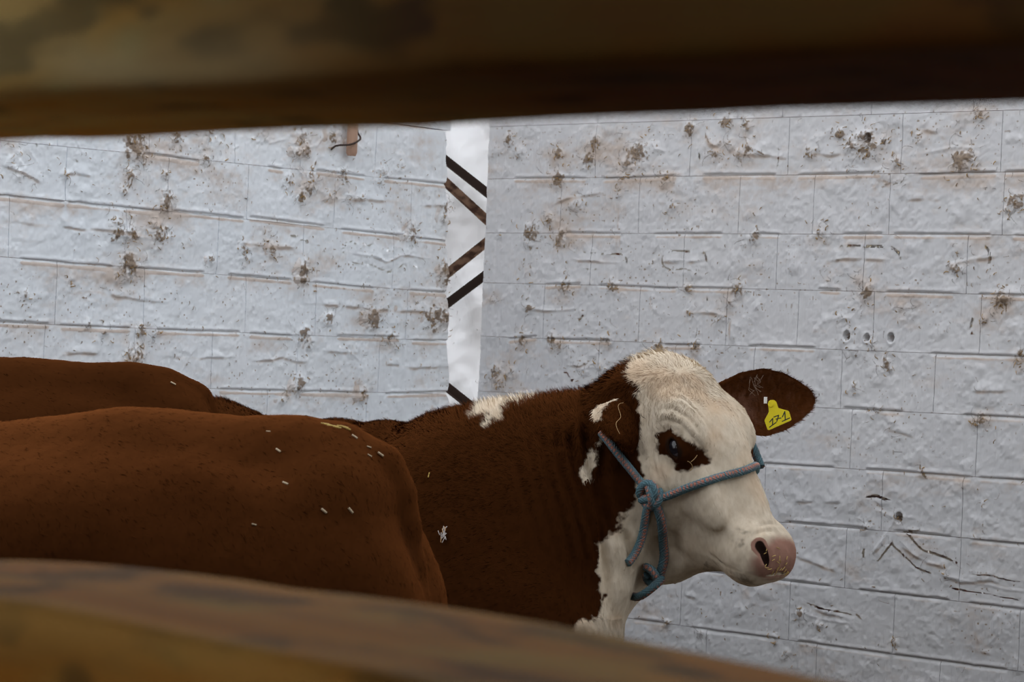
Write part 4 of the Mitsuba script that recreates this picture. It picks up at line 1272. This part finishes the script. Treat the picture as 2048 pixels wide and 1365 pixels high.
K = [(1303, 988)]
tag('rope_halter', 'blue and orange braided rope halter knotted on the cheek of the white-faced bull', 'halter')
rope('rope_halter__cheek_rope', [on_skin(1205, 868), on_skin(1222, 888), on_skin(1243, 915), on_skin(1262, 938), on_skin(1280, 960), on_skin(1297, 978, .010)], seed=1)
rope('rope_halter__nose_rope', [on_skin(1305, 994, .009), on_skin(1325, 994, .0075), on_skin(1360, 982), on_skin(1400, 969), on_skin(1450, 953), on_skin(1485, 944), hug(hp(.235, -.02, -.005), .005), hug(hp(.228, -.06, -.02), .002),
                                hug(hp(.215, -.085, -.05), .002), hug(hp(.205, -.10, -.09), .003)], seed=2)
rope('rope_halter__loose_end', [on_skin(1301, 1002, .012), on_skin(1296, 1018, .010), on_skin(1291, 1040), on_skin(1284, 1068), on_skin(1270, 1098), on_skin(1250, 1126, .008)], seed=3)
rope('rope_halter__jaw_rope', [on_skin(1310, 1002, .012), on_skin(1319, 1020, .009), on_skin(1324, 1050), on_skin(1327, 1085), on_skin(1328, 1115), on_skin(1322, 1140), on_skin(1318, 1156)], rad=.0082, seed=4, bright=.75)
q0, q1, q2 = on_skin(1318, 1156), on_skin(1300, 1172, .008), on_skin(1275, 1180, .012)
rope('rope_halter__lead_rope', [q0, at(1312, 1170, 4.27), at(1292, 1186, 4.27), at(1268, 1194, 4.32), at(1235, 1200, 4.44), at(1200, 1250, 4.52)], seed=5, bright=.7)
kp = [on_skin(x, y, o) for x, y, o in ((1283, 990, .006), (1288, 974, .012), (1303, 967, .014), (1314, 978, .016), (1312, 992, .016), (1298, 996, .014), (1286, 1000, .008))]
rope('rope_halter__knot', kp, rad=.0078, seed=6)
kp = [on_skin(x, y, o) for x, y, o in ((1292, 1006, .006), (1304, 1008, .013), (1317, 1002, .014), (1322, 990, .010), (1318, 981, .006))]
rope('rope_halter__knot', kp, rad=.0078, seed=7)
kp = [on_skin(x, y, o) for x, y, o in ((1296, 968, .006), (1303, 975, .016), (1308, 988, .020), (1309, 1002, .018), (1306, 1014, .008))]
rope('rope_halter__knot', kp, rad=.0070, seed=8)
kp = [on_skin(x, y, o) for x, y, o in ((1290, 1132, .006), (1300, 1133, .014), (1312, 1142, .018), (1312, 1156, .016), (1300, 1156, .010), (1296, 1144, .010))]
k_ = rope('rope_halter__chin_knot', kp, rad=.0072, seed=9, bright=.9)
fk = hug(hp(.200, -.108, -.095))
rope('rope_halter__far_cheek_rope', [hug(hp(.06, -.125, -.13)), hug(hp(.12, -.125, -.115)), hug(hp(.17, -.118, -.10)), fk], seed=10)
rope('rope_halter__far_loose_end', [fk, at(1494, 872, 4.46), at(1508, 900, 4.46), at(1522, 935, 4.45)], rad=.0078, seed=11)

# ------------------------------------------------------------------ the ear tag
bsdf('m_tag', base_color=rgb(.72, .60, .015), roughness=.45, specular=.4)
bsdf('m_ink', base_color=rgb(.012, .012, .014), roughness=.5)
TD = 4.40
TO = at(1552, 832, TD)
TN = unit(-CF - CR * .18 + CU * .10)
TX = unit(CR - (CR @ TN) * TN)
TY = np.cross(TN, TX)


def zoomed(pts):
    """Points measured on the enlarged tag (5.686 x from pixel 1440, 720) as metres in the tag's plane."""
    return [((1440 + x / 5.686 - 1552) * TD / FPX, -(720 + y / 5.686 - 832) * TD / FPX) for x, y in pts]


def flat(shape, depth, z0):
    from shapely.geometry import Polygon
    g = shape if hasattr(shape, 'geoms') else [shape]
    g = getattr(g, 'geoms', g)
    m = trimesh.util.concatenate([trimesh.creation.extrude_polygon(x, depth, engine='earcut') for x in g])
    M = np.eye(4)
    M[:3, 0], M[:3, 1], M[:3, 2], M[:3, 3] = TX, TY, TN, TO + TN * z0
    m.apply_transform(M)
    return m


from shapely.geometry import Polygon, LineString, Point
from shapely.ops import unary_union
plate = Polygon(zoomed([(545, 500), (556, 472), (575, 458), (597, 455), (622, 460), (642, 478), (652, 505), (665, 548), (690, 557), (778, 583), (790, 600), (812, 680), (806, 694), (560, 800), (540, 797), (508, 700), (506, 686), (548, 610), (556, 590), (553, 545)])).buffer(-.0006).buffer(.0006)
put('ear_tag__plate', flat(plate, .0016, 0), 'm_tag', smooth=False)
tag('ear_tag', 'yellow plastic ear tag with the number 171 in the ear of the white-faced bull', 'ear tag')
c = zoomed([(580, 505)])[0]
put('ear_tag__stud', flat(Point(c).buffer(.0052, 12), .0022, .0016), 'm_tag')
strokes = [[(565, 710), (600, 668), (597, 742)], [(563, 768), (600, 742), (637, 715)], [(612, 653), (668, 633), (646, 702)], [(637, 676), (693, 664)], [(710, 652), (738, 592), (742, 688)], [(708, 703), (742, 688), (790, 666)]]
ink = unary_union([LineString(zoomed(s)).buffer(.00088, 4) for s in strokes])
put('ear_tag__number', flat(ink, .0003, .0016), 'm_ink')
pin = trimesh.creation.cylinder(.0032, .012, sections=14)
pin.apply_translation(at(1531, 801, 4.41) - 0)
put('ear_tag__pin', pin, 'm_white')
tag('ear_tag__number', 'hand-written black digits 171')

# ------------------------------------------------------------------ beyond the gap: steel lattice and plastic sheet
def rust_fn(p, n, uv):
    a = fbm(p.x * 60, p.y * 60, p.z * 60, 4)
    return mix((0.060, 0.030, 0.020), (0.24, 0.15, 0.10), smoothstep(.35, .7, a))


bsdf('m_rust', base_color=proc(rust_fn), roughness=.8, specular=.2)
bsdf('m_darksteel', base_color=rgb(.035, .020, .014), roughness=.6, specular=.3)


def angle_bar(a, b, wdir, w=.030, t=.004, flange=.026):
    """An L-section bar from a to b."""
    a, b = np.asarray(a, float), np.asarray(b, float)
    L = np.linalg.norm(b - a)
    x = (b - a) / L
    z = unit(np.cross(x, wdir))
    y = np.cross(z, x)
    m1 = trimesh.creation.box((L, w, t))
    m2 = trimesh.creation.box((L, t, flange))
    m2.apply_translation((0, w / 2 - t / 2, flange / 2))
    m = trimesh.util.concatenate([m1, m2])
    M = np.eye(4)
    M[:3, 0], M[:3, 1], M[:3, 2], M[:3, 3] = x, y, z, (a + b) / 2
    m.apply_transform(M)
    return m


tag('lattice_column', 'rusty steel lattice column showing in the gap between the two walls', 'column')
XL, XR, YF, YB = -.245, .010, 6.22, 6.40


def thru(p, q, D, xl, xr):
    """Ends (at x = xl, xr) of the line in the plane y = D through two pixels."""
    A, Bq = at(*p, D), at(*q, D)
    f = lambda x: A + (Bq - A) * (x - A[0]) / (Bq[0] - A[0])
    return f(xl), f(xr)


fr, bk = [], []
for k in range(-5, 5):
    dz = k * .585
    for (p, q) in (((897, 380), (973, 450)), ((893, 558), (973, 494))):
        a, b = thru(p, q, YF, XL, XR)
        fr.append((a + UPZ * dz, b + UPZ * dz))
    for (p, q) in (((897, 334), (973, 394)), ((893, 618), (970, 560))):
        a, b = thru(p, q, YB, XL, XR)
        bk.append((a + UPZ * dz, b + UPZ * dz))
for lst, mat, sgn in ((fr, 'm_rust', 1), (bk, 'm_darksteel', 1)):
    for a, b in lst:
        if min(a[2], b[2]) > .02 and max(a[2], b[2]) < 3.0:
            put('lattice_column__diagonal_bar', angle_bar(a, b, CF * 1.0 if mat == 'm_darksteel' else CF, flange=.022), mat)
for x in (XL, XR):
    for y in (YF, YB):
        m = trimesh.creation.box((.035, .035, 3.0))
        m.apply_translation((x, y, 1.5))
        put('lattice_column__chord', m, 'm_rust')

bsdf('m_white', base_color=rgb(.8, .8, .8), roughness=.4)
bsdf('m_sheet', base_color=rgb(.86, .87, .88), roughness=.28, specular=.5)
sx, sz = np.linspace(-1.2, 1.0, 260), np.linspace(.0, 3.0, 300)
SX, SZ = np.meshgrid(sx, sz, indexing='ij')
q = np.stack([SX * 2.2 + SZ * .7, SZ * .8 - SX * .3, SX * 0], -1)
fold = np.abs(meshkit.fbm(q * 1.6, 3, 2) - .5) * .36 + np.abs(meshkit.noise(np.stack([SX * 9 + SZ * 5, SZ * 2.0, SX * 0 + 3], -1), 5) - .5) * .07
fold += (meshkit.fbm(np.stack([SX * 40, SZ * 40, SX * 0], -1), 3, 9) - .5) * .010
SY = 6.95 - fold
v = np.stack([SX, SY, SZ], -1).reshape(-1, 3)
i = np.arange(len(v)).reshape(SX.shape)
qf = np.stack([i[:-1, :-1], i[1:, :-1], i[1:, 1:], i[:-1, 1:]], -1).reshape(-1, 4)
put('plastic_sheet', (v, qf), 'm_sheet', smooth=True)
tag('plastic_sheet', 'crumpled shiny white plastic sheet hanging outside behind the gap', 'plastic sheet')

# ------------------------------------------------------------------ stick on the left wall
def stick_fn(p, n, uv):
    g = fbm(p.x * 260, p.y * 260, p.z * 9, 3)
    return mix((.30, .17, .11), (.50, .33, .24), g)


bsdf('m_stick', base_color=proc(stick_fn), roughness=.7)
uz = W_L.hit(690, 312)
top = W_L.hit(694, 120)
zz = np.linspace(uz[1], uz[1] + .42, 60)
pth = np.stack([W_L.pt(np.array(uz[0] + (z - uz[1]) * .0), np.array(z), np.array(.022)) for z in zz])
rad = np.full(60, .0128)
rad[0] = .0098
v, f, info = tube_mesh(pth, rad, 20)
v = v + vnormals(v, f) * ((meshkit.fbm(v * [200, 200, 12], 2, 3) - .5) * .0014)[:, None]
put('wooden_stick__shaft', (v, f), 'm_stick', smooth=40)
tag('wooden_stick', 'round pinkish wooden stick end wired to the left wall below the top rail', 'stick')
wq = [W_L.pt(np.array(W_L.hit(x, y)[0]), np.array(W_L.hit(x, y)[1]), np.array(h)) for x, y, h in ((660, 300, .004), (666, 292, .012), (680, 290, .034), (692, 284, .039), (701, 278, .034), (706, 270, .02), (712, 262, .006))]
v, f, _ = tube_mesh(spline(wq, 40), .0022, 8)
put('wooden_stick__wire', (v, f), 'm_darksteel', smooth=True)

# ------------------------------------------------------------------ straw on the animals
bsdf('m_straw', base_color={'type': 'mesh_attribute', 'name': 'vertex_color'}, roughness=.6, specular=.3)


def straw_mesh(p, d, n, L, w, seed, bend=.12):
    """A chopped stalk: a small split tube lying on a surface."""
    d = unit(d - (d @ n) * n)
    t = np.linspace(-.5, .5, 6)
    path = p + d * (t * L)[:, None] + n * (w * .42 + bend * L * (.25 - t ** 2))[:, None]
    return tube_mesh(path, w / 2, 7)


def straw_at(key, body, px, py, ang, L, w, col, seed):
    p, n = trace(body, px, py, 2.4)
    d = CR * math.cos(ang) - CU * math.sin(ang)
    v, f, _ = straw_mesh(p - n * .0004, d, n, L, w, seed, .04)
    r = np.random.default_rng(seed)
    return put(key, (v, f), 'm_straw', smooth=True, color=np.clip(np.tile(col, (len(v), 1)) * r.uniform(.8, 1.15, (len(v), 1)), 0, 1))


pale, gold = np.array((.52, .42, .28)), np.array((.42, .29, .07))
FGS = [(557, 902, .9, 1), (571, 968, .8, 1), (648, 1023, .75, 1), (701, 1022, .9, 1), (709, 875, 1.0, 1), (738, 895, .3, 0), (739, 912, .4, 0), (761, 910, .8, 1), (508, 1050, .2, 0), (537, 864, .4, 0)]
FGL = ['upper of the two bright straw bits in the middle of the front cow\'s rump', 'lower of the two bright straw bits in the middle of the front cow\'s rump', 'left one of the level pair of straw bits low on the front cow\'s rump',
       'right one of the level pair of straw bits low on the front cow\'s rump', 'slanting straw bit just below the golden straw row on the front cow', 'upper small straw bit of the cluster near the front cow\'s tail',
       'lower small straw bit of the cluster near the front cow\'s tail', 'straw bit nearest the tail of the front cow', 'faint straw speck lowest on the flank of the front cow', 'faint straw speck nearest the back line of the front cow']
for j, (x, y, a, big) in enumerate(FGS):
    tag(straw_at('straw_stalk', FGB, x, y, a, .0085 if big else .006, .0028 if big else .0018, pale, j), FGL[j], 'straw', 'straw stalks on the front cow')
NTH = ['leftmost', 'second', 'third', 'fourth', 'fifth', 'sixth', 'seventh', 'rightmost']
for j, (x, y) in enumerate([(650, 846), (656, 848), (662, 850), (668, 851), (674, 853), (682, 851), (688, 852), (693, 855)]):
    k = straw_at('straw_stalk', FGB, x, y + 4, .3 + .35 * math.sin(j * 2.1), .011, .0030, gold, j + 30)
    tag(k, f'{NTH[j]} golden straw from the left in the row on the front cow\'s tail head', 'straw', 'golden straw on the front cow')
k = straw_at('straw_stalk', TB, 346, 768, .6, .010, .003, pale, 60)
tag(k, 'tiny straw stalk on the back of the darker cow at the left', 'straw')
k = straw_at('straw_stalk', B, 858, 951, 1.5, .011, .0026, gold, 61)
tag(k, 'tiny golden straw stalk on the shoulder of the bull', 'straw')
# tuft of seed heads on the bull's side
tp, tn = trace(B, 888, 1070)
r = np.random.default_rng(12)
vs, fs, cs, o = [], [], [], 0
for j in range(16):
    off = CR * r.normal(0, .0040) + CU * r.normal(0, .009)
    v, f, _ = straw_mesh(tp + tn * .006 + off - tn * (off @ tn), CU + CR * r.normal(0, .5), tn, r.uniform(.006, .014), .0018, j, .3)
    vs.append(v); fs.append(f + o); o += len(v)
    cs.append(np.tile(np.array((.40, .36, .34)) if j % 4 else np.array((.42, .25, .12)), (len(v), 1)))
k = put('straw_tuft', (np.vstack(vs), np.vstack(fs)), 'm_straw', smooth=True, color=np.vstack(cs))
tag(k, 'small greyish tuft of chaff stuck to the side of the bull', 'chaff')
# straws caught in the near ear and by the eye
STR = [([(1246, 806), (1238, 822), (1241, 834), (1232, 846), (1234, 858), (1239, 868)], 'thin crooked straw hanging down in the fold of the near ear of the bull', .0011, .010),
       ([(1262, 780), (1272, 784), (1276, 792)], 'short bent straw at the top of the near ear of the bull', .0026, .010),
       ([(1374, 921), (1381, 926), (1384, 936), (1380, 941)], 'bent straw below the eye of the bull', .0015, .006),
       ([(1380, 922), (1386, 917), (1391, 910)], 'straight straw beside the eye of the bull', .0015, .006)]
from scipy.spatial import cKDTree
for pts, lab, w, off in STR:
    P = []
    for x, y in pts:
        p, n = trace(B, x, y)
        if 'ear' in lab:                                           # on the ear's surface
            r_ = ray(x, y)
            tt = (EARN[0] - EYE) @ CF
            proj = EYE + r_ * tt[:, None]
            dd = np.linalg.norm(EARN[0] - proj, axis=1) + .3 * (tt - tt.min())
            p, n = EARN[0][np.argmin(dd)], -CF
            p = EYE + r_ * ((p - EYE) @ CF)
        P.append(p + n * off)
    v, f, _ = tube_mesh(spline(P, 24), w / 2, 7)
    tag(put('straw_stalk', (v, f), 'm_straw', smooth=True, color=np.tile((.34, .22, .10), (len(v), 1))), lab, 'straw')
vs, fs, o = [], [], 0
for j in range(20):
    x, y = r.normal(1514, 7), r.normal(773, 9)
    tt = (EARF[0] - EYE) @ CF
    dd = np.linalg.norm(EARF[0] - (EYE + ray(x, y) * tt[:, None]), axis=1) + .3 * (tt - tt.min())
    p = EARF[0][np.argmin(dd)] - CF * .005
    d = CR * r.normal(0, .7) - CU * r.uniform(.2, 1)
    v, f, _ = straw_mesh(p, d, -CF, r.uniform(.008, .020), .0005, j, .25)
    vs.append(v); fs.append(f + o); o += len(v)
k = put('bull__ear__wisps', (np.vstack(vs), np.vstack(fs)), 'm_straw', smooth=True, color=np.tile((.34, .26, .20), (o, 1)))
tag(k, 'pale wisps of hair', kind='stuff')
# feed crumbs on the muzzle
vs, fs, o = [], [], 0
for j in range(34):
    x, y = r.uniform(1528, 1578), r.uniform(1098, 1150)
    if r.random() > (y - 1085) / 60:
        continue
    p, n = trace(B, x, y)
    if p[1] > 5:
        continue
    v, f, _ = straw_mesh(p + n * .002, CR * r.normal() + CU * r.normal(), n, r.uniform(.004, .010), .0015, j, .2)
    vs.append(v); fs.append(f + o); o += len(v)
tag(put('feed_crumbs', (np.vstack(vs), np.vstack(fs)), 'm_straw', smooth=True, color=np.tile((.48, .34, .12), (o, 1))), 'bits of straw and feed stuck to the wet muzzle of the bull', 'straw', kind='stuff')

# ------------------------------------------------------------------ hairs, straw ends and crumbs that stick to the walls
def wall_bits(side, W, crusts, holes, seed, n_loose, u0, u1, z0, z1):
    r = np.random.default_rng(seed)
    V, F, C, o = [], [], [], 0

    def fibre(u, z, ang, L, w, h0, col, curl):
        nonlocal o
        t = np.linspace(0, 1, 5)
        a = ang + curl * t
        uu = u + np.r_[0, np.cumsum(np.cos(a[:-1]) * L / 4)]
        zz = z + np.r_[0, np.cumsum(np.sin(a[:-1]) * L / 4)]
        hh = h0 + .010 * np.sin(t * np.pi) * min(1, L / .03)
        P = W.pt(uu, zz, hh)
        v, f, _ = tube_mesh(P, np.linspace(w, w * .5, 5), 4, caps=False)
        V.append(v); F.append(f + o); o += len(v)
        C.append(np.tile(col, (len(v), 1)))

    for x, y, rad, s in crusts:
        c = W.hit(x, y)
        R = abs(W.hit(x + rad, y)[0] - c[0]) * 1.4
        for _ in range(int(rad * s * 1.5)):
            d, th = R * abs(r.normal(0, .8)), r.uniform(0, 2 * np.pi)
            kind = r.random()
            col = np.array((.10, .075, .055)) * r.uniform(.6, 1.6) if kind < .62 else np.array((.34, .21, .08)) * r.uniform(.6, 1.3)
            L = r.gamma(2.2, .005) if kind < .62 else r.uniform(.004, .013)
            fibre(c[0] + d * math.cos(th), c[1] + d * math.sin(th), r.uniform(0, 2 * np.pi), min(L, .035), .00042 if kind < .62 else r.uniform(.0006, .0013), .003, col, r.normal(0, 1.2))
    for _ in range(n_loose):
        u, z = r.uniform(u0, u1), r.uniform(z0, z1)
        if r.random() < .6:
            fibre(u, z, r.normal(-1.57, .9), r.uniform(.003, .009), r.uniform(.0005, .0011), .003, np.array((.20, .13, .07)) * r.uniform(.5, 1.6), r.normal(0, .5))
        else:
            fibre(u, z, r.uniform(0, 6.28), r.gamma(2, .005), .0004, .003, np.array((.16, .12, .09)), r.normal(0, 1.5))
    k = put(f'wall_{side}__hair_and_straw', (np.vstack(V), np.vstack(F)), 'm_straw', smooth=True, color=np.clip(np.vstack(C), 0, 1))
    tag(k, 'brown hairs and straw ends stuck to the whitewash', kind='stuff')


wall_bits('left', W_L, CR_L, [], 5, 300, -1.40, 0, 1.2, 1.90)
wall_bits('right', W_R, CR_R, HOLES_R, 6, 640, 0, 1.85, .5, 1.98)
